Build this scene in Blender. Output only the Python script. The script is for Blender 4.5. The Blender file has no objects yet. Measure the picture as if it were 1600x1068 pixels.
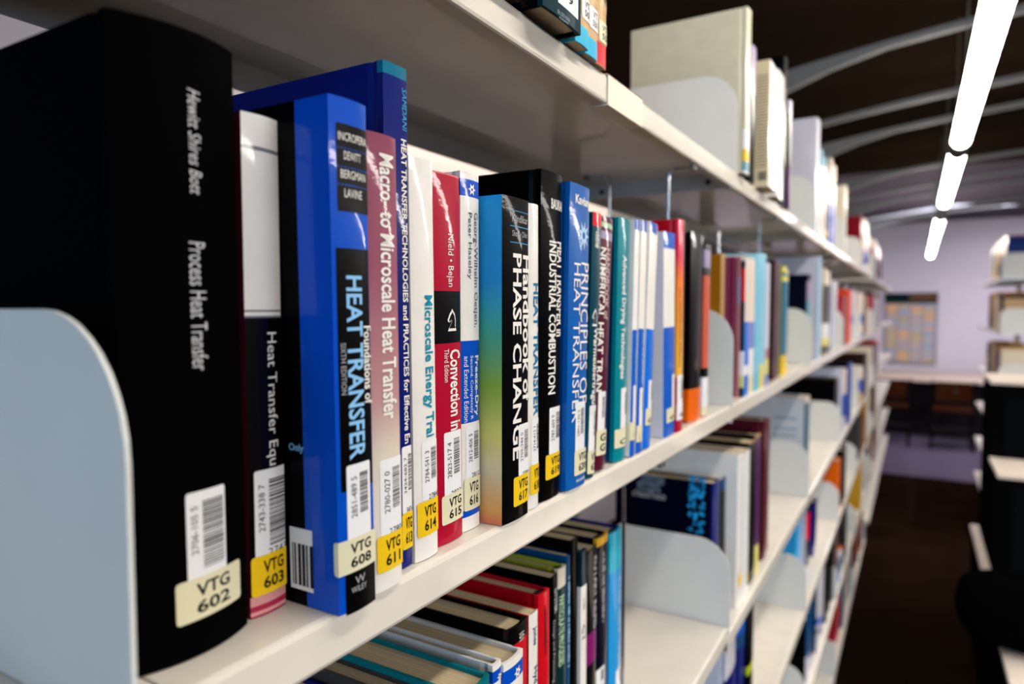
import bpy, bmesh, math, random
from mathutils import Vector, Matrix
rnd = random.Random(7)
S = bpy.context.scene
COL = S.collection
PI = math.pi

# ------------------------------------------------------------------ camera, world, lights, exposure
cam = bpy.data.objects.new('camera', bpy.data.cameras.new('camera'))
COL.objects.link(cam)
cam.data.sensor_width = 36.0
cam.data.lens = 36.0 * 1067.0 / 1600.0
cam.location = (0.24, 0.0, 1.6)
cam.rotation_euler = (math.radians(90 - 2.8437), 0.0, math.radians(30.6079))
cam.data.clip_start = 0.02
cam.data.dof.use_dof = True
cam.data.dof.focus_distance = 0.44
cam.data.dof.aperture_fstop = 4.8
S.camera = cam
S.view_settings.view_transform = 'Standard'
S.view_settings.look = 'None'
S.view_settings.gamma = 1.0
S.view_settings.use_curve_mapping = False
S.view_settings.exposure = 0.34
S.cycles.use_denoising = True
S.cycles.max_bounces = 6
S.cycles.diffuse_bounces = 1

W = bpy.data.worlds.new('world')
S.world = W
W.use_nodes = True
W.node_tree.nodes['Background'].inputs[0].default_value = (0.55, 0.7, 1.0, 1)
W.node_tree.nodes['Background'].inputs[1].default_value = 0.006

def area(name, loc, target, sx, sy, power, color):
    l = bpy.data.lights.new(name, 'AREA')
    l.shape = 'RECTANGLE'; l.size = sx; l.size_y = sy; l.energy = power; l.color = color
    o = bpy.data.objects.new(name, l); COL.objects.link(o)
    o.location = loc
    o.rotation_euler = (Vector(target) - Vector(loc)).to_track_quat('-Z', 'Y').to_euler()
    return o
WINDOW_POWER = 70.0
LAMP = 24.0
area('window_daylight', (1.2, -4.4, 1.9), (0.0, 1.0, 1.3), 3.0, 1.8, WINDOW_POWER, (0.36, 0.66, 1.0))
area('aisle_lamp_row', (2.35, 1.6, 2.2), (2.35, 1.6, 0.0), 0.2, 9.0, 270.0, (1.0, 0.95, 0.89))
area('wall_fill_light', (-1.5, 3.5, 2.70), (-1.70, 3.5, 2.2), 3.6, 0.08, 28.0, (1.0, 0.86, 0.64))  # added unseen fill, brightens the wall top behind the open shelves
area('reading_area_lamp', (0.9, 8.9, 2.7), (0.7, 9.2, 0.0), 2.6, 0.5, 72.0, (0.90, 0.87, 1.0))

# ------------------------------------------------------------------ colours and materials
def lin(c):
    return tuple(((v / 255.0) / 12.92 if v / 255.0 <= 0.04045 else ((v / 255.0 + 0.055) / 1.055) ** 2.4) for v in c) + (1.0,)
P = dict(black=(2, 2, 3), white=(238, 234, 228), label=(236, 236, 238), cream=(226, 220, 186), cream2=(222, 214, 196), cream3=(226, 214, 190), linen=(212, 205, 180),
 greywhite=(196, 200, 206), lavender=(214, 216, 232), lavender2=(206, 204, 216), grey=(120, 120, 124), greydark=(64, 62, 62), softblack=(5, 5, 7),
 black2=(3, 3, 4), royal=(3, 78, 196), royal2=(24, 78, 178), navyblue=(8, 26, 110), navydark=(4, 7, 30), mauve=(140, 66, 92), mauve2=(156, 88, 108),
 mauve3=(190, 142, 144), crimson=(176, 12, 48), crimson2=(172, 8, 28), crimson3=(120, 6, 22), wornpink=(222, 120, 130), yellow=(240, 198, 30), paleyellow=(232, 220, 120),
 paleyellow2=(236, 224, 110), tealprint=(0, 140, 170), azure=(40, 165, 232), azure2=(36, 150, 220), sea=(70, 176, 150), leaf=(150, 188, 70), sand=(226, 206, 170), peach=(238, 170, 92), coral=(226, 120, 90),
 coral2=(206, 96, 72), bluetext=(24, 112, 160), blue620=(8, 92, 176), blue623=(6, 70, 118), blue624=(14, 92, 200), blue626=(8, 108, 222), red=(206, 14, 30), red3=(206, 44, 56), brightred=(236, 12, 20),
 redpink=(214, 30, 70), redpink2=(200, 60, 80), rosered=(170, 40, 70), pink=(216, 150, 150), orange=(240, 104, 12), orange2=(240, 124, 40), orangered=(238, 72, 24), orangetan=(190, 120, 80), orangetext=(190, 110, 20), amber=(240, 180, 70),
 darkteal=(0, 62, 80), darkteal2=(4, 44, 54), teal2=(10, 110, 140), teal3=(0, 112, 122), teal623=(0, 132, 146), tealgrey=(60, 104, 124), maroon=(84, 14, 40), maroon2=(88, 22, 36), darkmaroon=(60, 14, 22),
 palegreen=(170, 198, 160), palegreen2=(206, 214, 140), lilac=(158, 144, 176), plum=(124, 36, 74), plum2=(84, 36, 96), plum3=(54, 40, 84), magenta=(128, 20, 104), olive=(152, 168, 50), mustard=(222, 168, 40), cyan=(20, 170, 200), cyan2=(40, 172, 214), cyanprint=(60, 160, 210),
 ochre=(164, 104, 16), tan=(196, 160, 112), taupe=(120, 96, 88), dustpink=(182, 116, 128), blush=(234, 216, 204), blush2=(240, 222, 206), aqua=(150, 200, 206), aqua2=(110, 160, 176), sky=(126, 200, 224), sky2=(140, 208, 230),
 periwinkle=(120, 136, 210), periwinkle2=(90, 96, 190), lime=(190, 200, 40), darkbrown=(44, 28, 22), newsprint=(222, 204, 168), paleblue=(176, 208, 236), iceblue=(140, 196, 240),
 greytext=(176, 176, 178), greytext2=(70, 74, 84), greyblue=(130, 150, 170), printgrey=(206, 206, 210), rosegrey=(206, 176, 176), ink=(16, 16, 18), inkbrown=(120, 98, 74), shelf=(231, 223, 211), end=(226, 225, 219), page=(206, 186, 152), brown=(92, 44, 14), cellgrey=(176, 172, 178), cellsand=(190, 170, 138), cellrose=(186, 168, 164), cellblue=(160, 166, 186), cellorange=(216, 172, 128))
MATS = {}
def new_mat(name, rough=0.4, metallic=0.0, coat=0.0):
    m = bpy.data.materials.new(name); m.use_nodes = True
    b = m.node_tree.nodes['Principled BSDF']
    b.inputs['Roughness'].default_value = rough
    b.inputs['Metallic'].default_value = metallic
    b.inputs['Coat Weight'].default_value = coat
    b.inputs['Coat Roughness'].default_value = 0.05
    b.inputs['Specular IOR Level'].default_value = 0.08
    return m, m.node_tree.nodes, m.node_tree.links, b
def speckle(nt, ln, bsdf, col_socket, scale, amount, bump=0.0, coord='Object', stretch=(1, 1, 1)):
    tc = nt.new('ShaderNodeTexCoord'); mp = nt.new('ShaderNodeMapping'); nz = nt.new('ShaderNodeTexNoise')
    mp.inputs['Scale'].default_value = stretch
    nz.inputs['Scale'].default_value = scale; nz.inputs['Detail'].default_value = 4
    ln.new(tc.outputs[coord], mp.inputs[0]); ln.new(mp.outputs[0], nz.inputs['Vector'])
    mr = nt.new('ShaderNodeMapRange'); mr.inputs[1].default_value = 0.3; mr.inputs[2].default_value = 0.7
    mr.inputs[3].default_value = 1 - amount; mr.inputs[4].default_value = 1 + amount * 0.4
    ln.new(nz.outputs['Fac'], mr.inputs[0])
    mx = nt.new('ShaderNodeMixRGB'); mx.blend_type = 'MULTIPLY'; mx.inputs[0].default_value = 1.0
    if isinstance(col_socket, tuple): mx.inputs[1].default_value = col_socket
    else: ln.new(col_socket, mx.inputs[1])
    ln.new(mr.outputs[0], mx.inputs[2]); ln.new(mx.outputs[0], bsdf.inputs['Base Color'])
    if bump:
        bp = nt.new('ShaderNodeBump'); bp.inputs['Strength'].default_value = bump; bp.inputs['Distance'].default_value = 0.001
        ln.new(nz.outputs['Fac'], bp.inputs['Height']); ln.new(bp.outputs[0], bsdf.inputs['Normal']); ln.new(bp.outputs[0], bsdf.inputs['Coat Normal'])
def paint(cname, rough=0.4, coat=0.0, metallic=0.0, scale=40, amount=0.06, bump=0.0, stretch=(1, 1, 1)):
    key = (cname, rough, coat, metallic, scale, amount, bump, stretch)
    if key in MATS: return MATS[key]
    m, nt, ln, b = new_mat((cname if isinstance(cname, str) else 'mixed') + '_paint', rough, metallic, coat)
    if max(P[cname] if isinstance(cname, str) else cname) < 60: b.inputs['Specular IOR Level'].default_value = 0.02
    speckle(nt, ln, b, lin(P[cname] if isinstance(cname, str) else cname), scale, amount, bump, stretch=stretch)
    MATS[key] = m
    return m
def flat(cname, rough=0.45):
    key = ('flat', cname, rough)
    if key not in MATS:
        m, nt, ln, b = new_mat(str(cname) + '_print', rough)
        b.inputs['Base Color'].default_value = lin(P[cname]); MATS[key] = m
    return MATS[key]
def banded(spec, h, rough, coat):
    # printed cover colours: ('c', [(z_of_upper_edge, colour), ...]) stepped or ('g', ...) blended, first entry from the top
    kind, L = spec
    m, nt, ln, b = new_mat('printed_cover', rough, 0, coat)
    tc = nt.new('ShaderNodeTexCoord'); sp = nt.new('ShaderNodeSeparateXYZ'); mr = nt.new('ShaderNodeMapRange'); cr = nt.new('ShaderNodeValToRGB')
    mr.inputs[2].default_value = h
    ln.new(tc.outputs['Object'], sp.inputs[0]); ln.new(sp.outputs['Z'], mr.inputs[0]); ln.new(mr.outputs[0], cr.inputs[0])
    r = cr.color_ramp
    if kind == 'c':
        r.interpolation = 'CONSTANT'
        n = len(L)
        pts = [(0.0, L[-1][1])] + [(L[i + 1][0] / h, L[i][1]) for i in range(n - 2, -1, -1)]
    else:
        pts = [(z / h, c) for z, c in reversed(L)]
    pts = [(min(0.9999, max(0.0, p)), c) for p, c in pts]
    r.elements[0].position = pts[0][0]; r.elements[0].color = lin(P[pts[0][1]])
    r.elements[1].position = pts[1][0]; r.elements[1].color = lin(P[pts[1][1]])
    for p, c in pts[2:]:
        e = r.elements.new(p); e.color = lin(P[c])
    speckle(nt, ln, b, cr.outputs[0], 45, 0.05, 0.2)
    return m
def cover_mat(spec, h, rough, coat):
    if isinstance(spec, str): return paint(spec, rough, coat * (.35 if max(P[spec]) < 60 else 1), 0.0, 45, 0.06, 0.2)
    return banded(spec, h, rough, coat)
def page_mat(kind):
    if ('pages', kind) in MATS: return MATS[('pages', kind)]
    m, nt, ln, b = new_mat('page_block', 0.8)
    speckle(nt, ln, b, lin(P[kind]), 1.0, 0.35, 0.0, stretch=(4, 1400, 4))
    MATS[('pages', kind)] = m
    return m
def gloss(m, v):
    m.node_tree.nodes['Principled BSDF'].inputs['Specular IOR Level'].default_value = v
    return m
M_SHELF = paint('shelf', 0.1, 0.0, 0.0, 18, 0.05, 0.01)
gloss(M_SHELF, .5)
M_END = paint('end', 0.35, 0.1, 0.0, 20, 0.03)
M_RAIL = paint((120, 116, 110), 0.4)
M_WIRE = paint((190, 192, 196), 0.18, 0.0, 1.0)
M_DARK = paint((20, 20, 22), 0.5)
M_BACK = paint((232, 214, 180), 0.5)

# ------------------------------------------------------------------ mesh helpers
class MB:
    def __init__(s): s.v = []; s.f = []; s.m = []; s.sm = []
    def add(s, vs, fs, mi=0, smooth=False):
        o = len(s.v); s.v += [tuple(v) for v in vs]
        for f in fs: s.f.append(tuple(i + o for i in f)); s.m.append(mi); s.sm.append(smooth)
    def box(s, a, b, mi=0):
        (x0, y0, z0), (x1, y1, z1) = a, b
        s.add([(x0, y0, z0), (x1, y0, z0), (x1, y1, z0), (x0, y1, z0), (x0, y0, z1), (x1, y0, z1), (x1, y1, z1), (x0, y1, z1)],
              [(0, 3, 2, 1), (4, 5, 6, 7), (0, 1, 5, 4), (1, 2, 6, 5), (2, 3, 7, 6), (3, 0, 4, 7)], mi)
    def tube(s, pts, r, n=8, mi=0, caps=True):
        pts = [Vector(p) for p in pts]; rings = []
        for i, p in enumerate(pts):
            t = (pts[min(i + 1, len(pts) - 1)] - pts[max(i - 1, 0)]).normalized()
            a = t.orthogonal().normalized() if i == 0 else (rings[-1][1] - t * rings[-1][1].dot(t)).normalized()
            b = t.cross(a); rr = r[i] if isinstance(r, (list, tuple)) else r
            rings.append(([p + a * rr * math.cos(2 * PI * k / n) + b * rr * math.sin(2 * PI * k / n) for k in range(n)], a))
        vs = [v for ring, _ in rings for v in ring]
        s.add(vs, [(i * n + k, i * n + (k + 1) % n, (i + 1) * n + (k + 1) % n, (i + 1) * n + k) for i in range(len(pts) - 1) for k in range(n)], mi, True)
        if caps:
            s.add(rings[0][0], [tuple(reversed(range(n)))], mi); s.add(rings[-1][0], [tuple(range(n))], mi)
    def prism(s, poly, axis, a, b, mi=0):
        # polygon in the two axes other than `axis`, extruded from a to b
        def put(p, t):
            return (t, p[0], p[1]) if axis == 0 else (p[0], t, p[1]) if axis == 1 else (p[0], p[1], t)
        n = len(poly)
        s.add([put(p, a) for p in poly] + [put(p, b) for p in poly],
              [tuple(range(n)), tuple(range(2 * n - 1, n - 1, -1))] + [(i, i + n, (i + 1) % n + n, (i + 1) % n) for i in range(n)], mi)
    def mesh(s, name, mats):
        me = bpy.data.meshes.new(name)
        me.from_pydata(s.v, [], s.f)
        for m in (mats if isinstance(mats, (list, tuple)) else [mats]): me.materials.append(m)
        me.polygons.foreach_set('material_index', s.m); me.polygons.foreach_set('use_smooth', s.sm)
        me.update()
        return me
    def build(s, name, mats, parent=None, fix=False):
        me = s.mesh(name, mats)
        if fix:
            bm = bmesh.new(); bm.from_mesh(me); bmesh.ops.recalc_face_normals(bm, faces=bm.faces); bm.to_mesh(me); bm.free()
        return link(name, me, parent)
def link(name, me, parent=None):
    o = bpy.data.objects.new(name, me); COL.objects.link(o)
    if parent is not None: o.parent = parent
    return o
def tag(o, label=None, cat=None, group=None, kind=None):
    for k, v in (('label', label), ('category', cat), ('group', group), ('kind', kind)):
        if v: o[k] = v
    return o
def thing(name, label, cat, loc=(0, 0, 0), rot=(0, 0, 0), group=None):
    o = bpy.data.objects.new(name, None); COL.objects.link(o)
    o.empty_display_size = 0.02; o.location = loc; o.rotation_euler = rot
    return tag(o, label, cat, group)
def copy_tree(o, parent=None):
    c = o.copy(); COL.objects.link(c)
    if parent is not None: c.parent = parent
    for ch in list(o.children): copy_tree(ch, c)
    return c

# ------------------------------------------------------------------ lettering
GLYPHS = {}
def glyphs(s, bold=False, italic=0.0):
    key = (s, bold, italic)
    if key not in GLYPHS:
        c = bpy.data.curves.new('lettering', 'FONT'); c.body = s; c.resolution_u = 2; c.fill_mode = 'FRONT'; c.shear = italic
        if bold: c.offset = 0.022
        o = bpy.data.objects.new('lettering', c); COL.objects.link(o)
        dg = bpy.context.evaluated_depsgraph_get()
        me = o.evaluated_get(dg).to_mesh()
        vs = [(v.co.x, v.co.y) for v in me.vertices]; fs = [tuple(p.vertices) for p in me.polygons]
        o.evaluated_get(dg).to_mesh_clear()
        bpy.data.objects.remove(o); bpy.data.curves.remove(c)
        x0 = min(v[0] for v in vs); x1 = max(v[0] for v in vs); y0 = min(v[1] for v in vs); y1 = max(v[1] for v in vs)
        GLYPHS[key] = ([((x - x0) / (x1 - x0), (y - y0) / (y1 - y0)) for x, y in vs], fs)
    return GLYPHS[key]
def shape_glyph(kind, n=6):
    if kind == 'horse':
        pl = [(0.12, 0), (0.9, 0), (0.9, .08), (0.84, .14), (0.86, .45), (0.78, .75), (0.6, .92), (0.5, 1.0), (0.44, .9), (0.3, .8), (0.1, .52), (0.14, .42), (0.26, .4), (0.42, .5), (0.5, .46), (0.3, .22), (0.2, .12)]
        inn = [(x * .74 + .15, y * .74 + .12) for x, y in pl]
        k = len(pl)
        return pl + inn, [(i, (i + 1) % k, (i + 1) % k + k, i + k) for i in range(k)]
    vs = []
    for i in range(2 * n):
        r = 0.5 if i % 2 == 0 else 0.24
        vs.append((0.5 + r * math.cos(PI * i / n), 0.5 + r * math.sin(PI * i / n)))
    hole = [(0.5 + 0.12 * math.cos(PI * i / n), 0.5 + 0.12 * math.sin(PI * i / n)) for i in range(2 * n)]
    k = 2 * n
    return vs + hole, [(i, (i + 1) % k, (i + 1) % k + k, i + k) for i in range(k)]
def small_print(n):
    # print too fine to read: a row of letter-like strokes
    vs, fs = [], []
    x = 0.0
    r = random.Random(n)
    while x < 0.985:
        w = r.uniform(0.012, 0.03)
        if r.random() < 0.82:
            y0, y1 = r.choice([(0, .7), (0, 1), (.1, .7), (0, .7)])
            o = len(vs); vs += [(x, y0), (x + w * .6, y0), (x + w * .6, y1), (x, y1)]; fs.append((o, o + 1, o + 2, o + 3))
        x += w
    return vs, fs
def surface(T, sag):
    # (s, z) on the unrolled spine -> local point just above it; s beyond the edge wraps onto the board
    def f(s, z, e):
        if abs(s) <= T / 2: return (-sag * (2 * s / T) ** 2 + e, s * (1 + 2 * e / T), z)
        q = abs(s) - T / 2
        return (-sag - q + e * 0.5, math.copysign(T / 2 + e, s), z)
    return f
def put_letters(name, parent, data, f, T, sag, s0, s1, z0, z1, direction, mat, e=0.00035):
    vs, fs = data
    bm = bmesh.new()
    bv = []
    for a, b in vs:
        if direction == 'd': s, z = s0 + (s1 - s0) * b, z1 + (z0 - z1) * a
        elif direction == 'u': s, z = s1 + (s0 - s1) * b, z0 + (z1 - z0) * a
        else: s, z = s0 + (s1 - s0) * a, z0 + (z1 - z0) * b
        bv.append(bm.verts.new((s, z, 0)))
    for q in fs:
        try: bm.faces.new([bv[i] for i in q])
        except ValueError: pass
    cuts = []
    if sag > 0.0012 and s1 - s0 > 0.004:
        n = int((s1 - s0) / 0.0025); cuts = [s0 + (s1 - s0) * (i + 1) / (n + 1) for i in range(n)]
    cuts += [c for c in (-T / 2, T / 2) if s0 < c < s1]
    for c in cuts:
        bmesh.ops.bisect_plane(bm, geom=bm.verts[:] + bm.edges[:] + bm.faces[:], plane_co=(c, 0, 0), plane_no=(1, 0, 0))
    for v in bm.verts: v.co = f(v.co.x, v.co.y, e)
    bm.normal_update()
    for fc in bm.faces:
        if fc.normal.x < 0: fc.normal_flip()
    me = bpy.data.meshes.new(name); bm.to_mesh(me); bm.free(); me.materials.append(mat)
    return link(name, me, parent)
def patch(name, parent, f, T, s0, s1, z0, z1, mat, rad=0.0012, e=0.0002, n=10):
    xs = [s0, s0 + rad * .3, s0 + rad] + [s0 + rad + (s1 - s0 - 2 * rad) * i / n for i in range(1, n)] + [s1 - rad, s1 - rad * .3, s1]
    xs = sorted(set(xs + [c for c in (-T / 2, T / 2) if s0 < c < s1]))
    m = MB(); vs = []
    for s in xs:
        d = min(s - s0, s1 - s); ins = rad - math.sqrt(max(0, rad * rad - (rad - d) ** 2)) if d < rad else 0
        vs += [f(s, z0 + ins, e), f(s, z1 - ins, e)]
    m.add(vs, [(2 * i, 2 * i + 2, 2 * i + 3, 2 * i + 1) for i in range(len(xs) - 1)])
    return m.build(name, mat, parent)

# ------------------------------------------------------------------ books
def cover_mesh(T, h, D, sag, hard, wrap, n, mats):
    t = 0.0026 if hard else 0.0006
    t = min(t, T * 0.2)
    pr = [(-D, -1, 1)]                                           # x, side (-1 / +1) or s in between, slot of the segment that follows
    if wrap: pr.append((-sag - wrap, -1, 0))
    if hard: pr += [(-sag - .0105, -1, 1), (-sag - .0072, -1.5, 1), (-sag - .004, -1, 0)]
    out, inn, slot = [], [], []
    for x, sd, sl in pr:
        y = -T / 2 + (0.0011 if sd == -1.5 else 0)
        out.append((x, y)); inn.append((min(x, -sag - t), -T / 2 + t)); slot.append(sl)
    for i in range(n + 1):
        s = -1 + 2 * i / n
        out.append((-sag * s * s, s * T / 2)); inn.append((-sag * s * s - t, s * (T / 2 - t))); slot.append(0)
    slot[-1] = 1 if not (wrap or hard) else 0
    for x, sd, sl in reversed(pr):
        y = T / 2 - (0.0011 if sd == -1.5 else 0)
        out.append((x, y)); inn.append((min(x, -sag - t), T / 2 - t)); slot.append(1)
    m = MB(); k = len(out); a0 = len(pr)
    for i in range(k - 1):
        (x0, y0), (x1, y1) = out[i], out[i + 1]
        (u0, w0), (u1, w1) = inn[i], inn[i + 1]
        sl = slot[i]
        if not (a0 <= i < a0 + n):
            m.add([(x0, y0, 0), (x1, y1, 0), (x1, y1, h), (x0, y0, h)], [(0, 1, 2, 3)], sl)
        m.add([(u0, w0, 0), (u1, w1, 0), (u1, w1, h), (u0, w0, h)], [(3, 2, 1, 0)], sl)
        m.add([(x0, y0, h), (x1, y1, h), (u1, w1, h), (u0, w0, h)], [(0, 1, 2, 3)], sl)
        m.add([(x0, y0, 0), (x1, y1, 0), (u1, w1, 0), (u0, w0, 0)], [(3, 2, 1, 0)], sl)
    arc = out[a0:a0 + n + 1]
    m.add([(x, y, z) for z in (0, h) for x, y in arc], [(i, i + 1, i + n + 2, i + n + 1) for i in range(n)], 0, True)
    for j in (0, k - 1):
        q = [(out[j][0], out[j][1], 0), (out[j][0], out[j][1], h), (inn[j][0], inn[j][1], h), (inn[j][0], inn[j][1], 0)]
        m.add(q, [(0, 1, 2, 3)] if j == 0 else [(3, 2, 1, 0)], 1)
    return m.mesh('cover', mats), t
def book(z, y0, y1, x, h, lean=0.0, depth=.17, label='', group=None, hard=True, sag=.002, spine='white', side=None, wrap=0, pages='page', deco=(), sides=(), rough=.3, key='', n=None, turn=0.0, coat=None):
    coat = .3 if coat is None else coat
    T = y1 - y0; a = math.radians(lean)
    root = thing('book', label, 'book', (x, (y0 + y1) / 2, z + 0.0004 + abs(T / 2 * math.sin(a))), (-a, 0, turn), group)
    near = y0 < 1.0
    n = n or (12 if near else 4)
    mats = [cover_mat(spine, h, rough, coat), cover_mat(side or spine, h, rough, round(coat * .25, 3))]
    me, t = cover_mesh(T, h, depth, sag, hard, wrap, n, mats)
    link('cover', me, root)
    ins = 0.0032 if hard else 0.0006
    m = MB(); m.box((-depth + (0.004 if hard else 0.0005), -T / 2 + t, ins), (-sag - t - 0.0006, T / 2 - t, h - ins))
    m.build('page_block', page_mat(pages), root)
    f = surface(T, sag)
    for d in deco:
        if d[0] == 't':
            _, s, s0, s1, z0, z1, col, dr, o = d
            nm = 'title_lettering'
            if dr in ('hs', 'fl'):
                g = shape_glyph('horse' if dr == 'hs' else 'star', o.get('n', 6)); nm = 'printed_emblem'
                if dr == 'hs': dr = 'f'
            elif s == '~': g = small_print(len(label)); nm = 'small_print'
            else: g = glyphs(s, bool(o.get('bold')), o.get('it', 0.0))
            put_letters(nm, root, g, f, T, sag, s0, s1, z0, z1, dr[0], flat(col))
        elif d[0] == 'b':
            _, s0, s1, z0, z1, col, o = d
            lb = patch('barcode_label', root, f, T, s0, s1, z0, z1, flat(col, 0.3))
            wd = s1 - s0; ht = z1 - z0; r = random.Random(len(label) + int(z1 * 1e5))
            b = ([], []); q = 0.0
            while q < 1:
                w = r.choice([.012, .02, .03])
                o_ = len(b[0]); b[0].extend([(0, q), (1, q), (1, min(1, q + w)), (0, min(1, q + w))]); b[1].append((o_, o_ + 1, o_ + 2, o_ + 3)); q += w + r.choice([.012, .018, .026])
            big = o.get('big')
            put_letters('barcode', lb, b, f, T, sag, s0 + wd * (.38 if big else .5), s0 + wd * (.93 if big else .86), z1 - ht * (.88 if big else .66), z1 - ht * .12, 'f', flat('ink'))
            if o.get('n'): put_letters('number_lettering', lb, glyphs(o['n']), f, T, sag, s0 + wd * (.1 if big else .16), s0 + wd * (.26 if big else .38), z1 - ht * .7, z1 - ht * .16, 'u', flat('ink'))
            if o.get('top'): put_letters('number_lettering', lb, glyphs(o['top']), f, T, sag, s0 + wd * .34, s0 + wd * .92, z0 + ht * .0, z0 + ht * .09, 'f', flat('ink'))
        elif d[0] == 'c':
            _, s0, s1, z0, z1, col, o = d
            lb = patch('call_label', root, f, T, s0, s1, z0, z1, flat(col, 0.3), 0.0015, 0.00045)
            u0 = max(s0, -T / 2); wd = s1 - u0; ht = z1 - z0
            c0, c1 = u0 + wd * .26, u0 + wd * .78
            if o['a']: put_letters('call_lettering', lb, glyphs(o['a'], True), f, T, sag, c0, c1, z1 - ht * .46, z1 - ht * .14, 'f', flat('ink'), 0.0006)
            if o['b']: put_letters('call_lettering', lb, glyphs(o['b'], True), f, T, sag, c0, c1, z1 - ht * .86, z1 - ht * .55, 'f', flat('ink'), 0.0006)
        elif d[0] == 'r':
            _, s0, s1, z0, z1, col, nm = d
            patch(nm, root, f, T, s0, s1, z0, z1, flat(col, 0.3), 0.0002, 0.00015)
    for kd, s, x0, x1, z0, z1, col in sides:
        def on_side(s_, z_, e): return (s_, -T / 2 - e, z_)
        if kd == 'r':
            m = MB(); m.add([on_side(x0, z0, .0002), on_side(x1, z0, .0002), on_side(x1, z1, .0002), on_side(x0, z1, .0002)], [(0, 1, 2, 3)])
            m.build('cover_label', flat(col), root)
        elif kd == 'k':
            m = MB(); q = x0; r = random.Random(3)
            while q < x1:
                w = r.choice([.0007, .0012, .002]); m.add([on_side(q, z0, .0004), on_side(q + w, z0, .0004), on_side(q + w, z1, .0004), on_side(q, z1, .0004)], [(0, 1, 2, 3)]); q += w + r.choice([.0008, .0014])
            m.build('cover_barcode', flat(col), root)
        elif kd == 'l':
            m = MB(); q = z1; r = random.Random(11)
            while q > z0:
                m.add([on_side(x0, q - .0016, .0003), on_side(x0 + (x1 - x0) * r.uniform(.75, 1), q - .0016, .0003), on_side(x0 + (x1 - x0) * .97, q, .0003), on_side(x0, q, .0003)], [(0, 1, 2, 3)]); q -= .0052
            m.build('cover_print', flat(col), root)
        elif kd == 'm':
            m = MB(); r = random.Random(5)
            for _ in range(90):
                cx, cz, rr = r.uniform(x0, x1), r.uniform(z0, z1), r.uniform(.0012, .0034)
                m.add([on_side(cx + rr * math.cos(2 * PI * q / 8), cz + rr * math.sin(2 * PI * q / 8), .0003 + .000002 * _) for q in range(8)], [tuple(range(8))])
            m.build('printed_dots', flat(col), root)
        else:
            vs, fs = glyphs(s, True); m = MB()
            m.add([on_side(x0 + (x1 - x0) * a_, z0 + (z1 - z0) * b_, .0004) for a_, b_ in vs], fs); m.build('cover_lettering', flat(col), root)
    return root

# ------------------------------------------------------------------ the room
FLOOR_Y1, ROOM_H = 11.0, 2.78
def matte(name, c, scale, amount, stretch=(1, 1, 1)):
    # fully matte surface (carpet, unpainted board): diffuse only
    m, nt, ln, b = new_mat(name, 1.0)
    speckle(nt, ln, b, lin(c), scale, amount, stretch=stretch)
    d = nt.new('ShaderNodeBsdfDiffuse'); d.inputs['Roughness'].default_value = 1.0
    src = b.inputs['Base Color'].links[0].from_socket
    ln.new(src, d.inputs['Color']); ln.new(d.outputs[0], nt['Material Output'].inputs[0])
    return m
M_WALL = paint((212, 203, 211), 0.6, 0, 0, 3, 0.03)
m = MB(); m.box((-1.7, -5.0, -0.1), (5.2, 7.5, 0.0)); tag(m.build('floor', matte('brown_carpet', (34, 22, 14), 3.0, .35)), 'dark brown library carpet between the stacks', kind='structure')
m = MB(); m.box((-1.7, 7.5, -0.1), (5.2, FLOOR_Y1, 0.0)); tag(m.build('floor', paint((86, 77, 96), .4, 0, 0, 3, .12)), 'reading area floor with its lavender grey light painted in', kind='structure')  # paler zone: the light on the far floor is put into its colour
m = MB(); m.box((-1.7, -5.0, ROOM_H), (5.2, 6.8, ROOM_H + 0.1)); tag(m.build('ceiling', matte('dark_ceiling', (29, 21, 15), 2.0, .2, (1, 12, 1))), 'dark brown library ceiling', kind='structure')
m = MB(); m.box((-1.7, 6.8, ROOM_H), (5.2, FLOOR_Y1, ROOM_H + 0.1)); tag(m.build('ceiling', matte('painted_sheen_ceiling', (84, 77, 88), 2.0, .1)), 'far ceiling with reflected wall light painted in as lavender grey', kind='structure')  # grazing reflection of the end wall put into a paler ceiling colour
m = MB(); m.box((-1.7, FLOOR_Y1, 0.0), (5.2, FLOOR_Y1 + 0.12, ROOM_H)); tag(m.build('wall_far', M_WALL), 'pale lavender end wall behind the desks', kind='structure')
m = MB(); m.box((5.2, -5.0, 0.0), (5.3, FLOOR_Y1, ROOM_H)); tag(m.build('wall_right', paint((84, 72, 62), .6)), 'dim brown side wall far to the right', kind='structure')
m = MB(); m.box((-3.5, -5.0, 0.0), (-1.7, FLOOR_Y1, ROOM_H)); tag(m.build('wall_left', M_WALL), kind='structure')
m = MB(); m.box((-1.7, FLOOR_Y1 - 0.015, 0.0), (5.2, FLOOR_Y1, 0.1)); tag(m.build('baseboard_far', M_DARK), kind='structure')
# arched ceiling ribs across the aisle
M_RIB = paint((112, 114, 116), 0.5)
def rib_z(xx): return 2.745 - 0.042 * (xx - 1.6) ** 2
def rib(n, Y, haunch, th=.035):
    m = MB(); xs = [-1.69 + 0.2 * i for i in range(32)]
    m2 = []
    for xx in xs:
        zt = rib_z(xx) + .012; dp = .026
        if haunch:
            u = min(1.0, max(0.0, (0.02 - xx) / 0.75)); dp += .16 * u
        m2.append((xx, zt, dp))
    for i in range(len(m2) - 1):
        (xa, za, da), (xb, zb, db) = m2[i], m2[i + 1]
        m.add([(xa, Y, za - da), (xb, Y, zb - db), (xb, Y, zb), (xa, Y, za), (xa, Y + th, za - da), (xb, Y + th, zb - db), (xb, Y + th, zb), (xa, Y + th, za)],
              [(0, 1, 2, 3), (5, 4, 7, 6), (4, 5, 1, 0), (3, 2, 6, 7)])
    tag(m.build('trim_%d' % n, M_RIB), 'pale arched rib under the dark ceiling', kind='structure')
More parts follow.
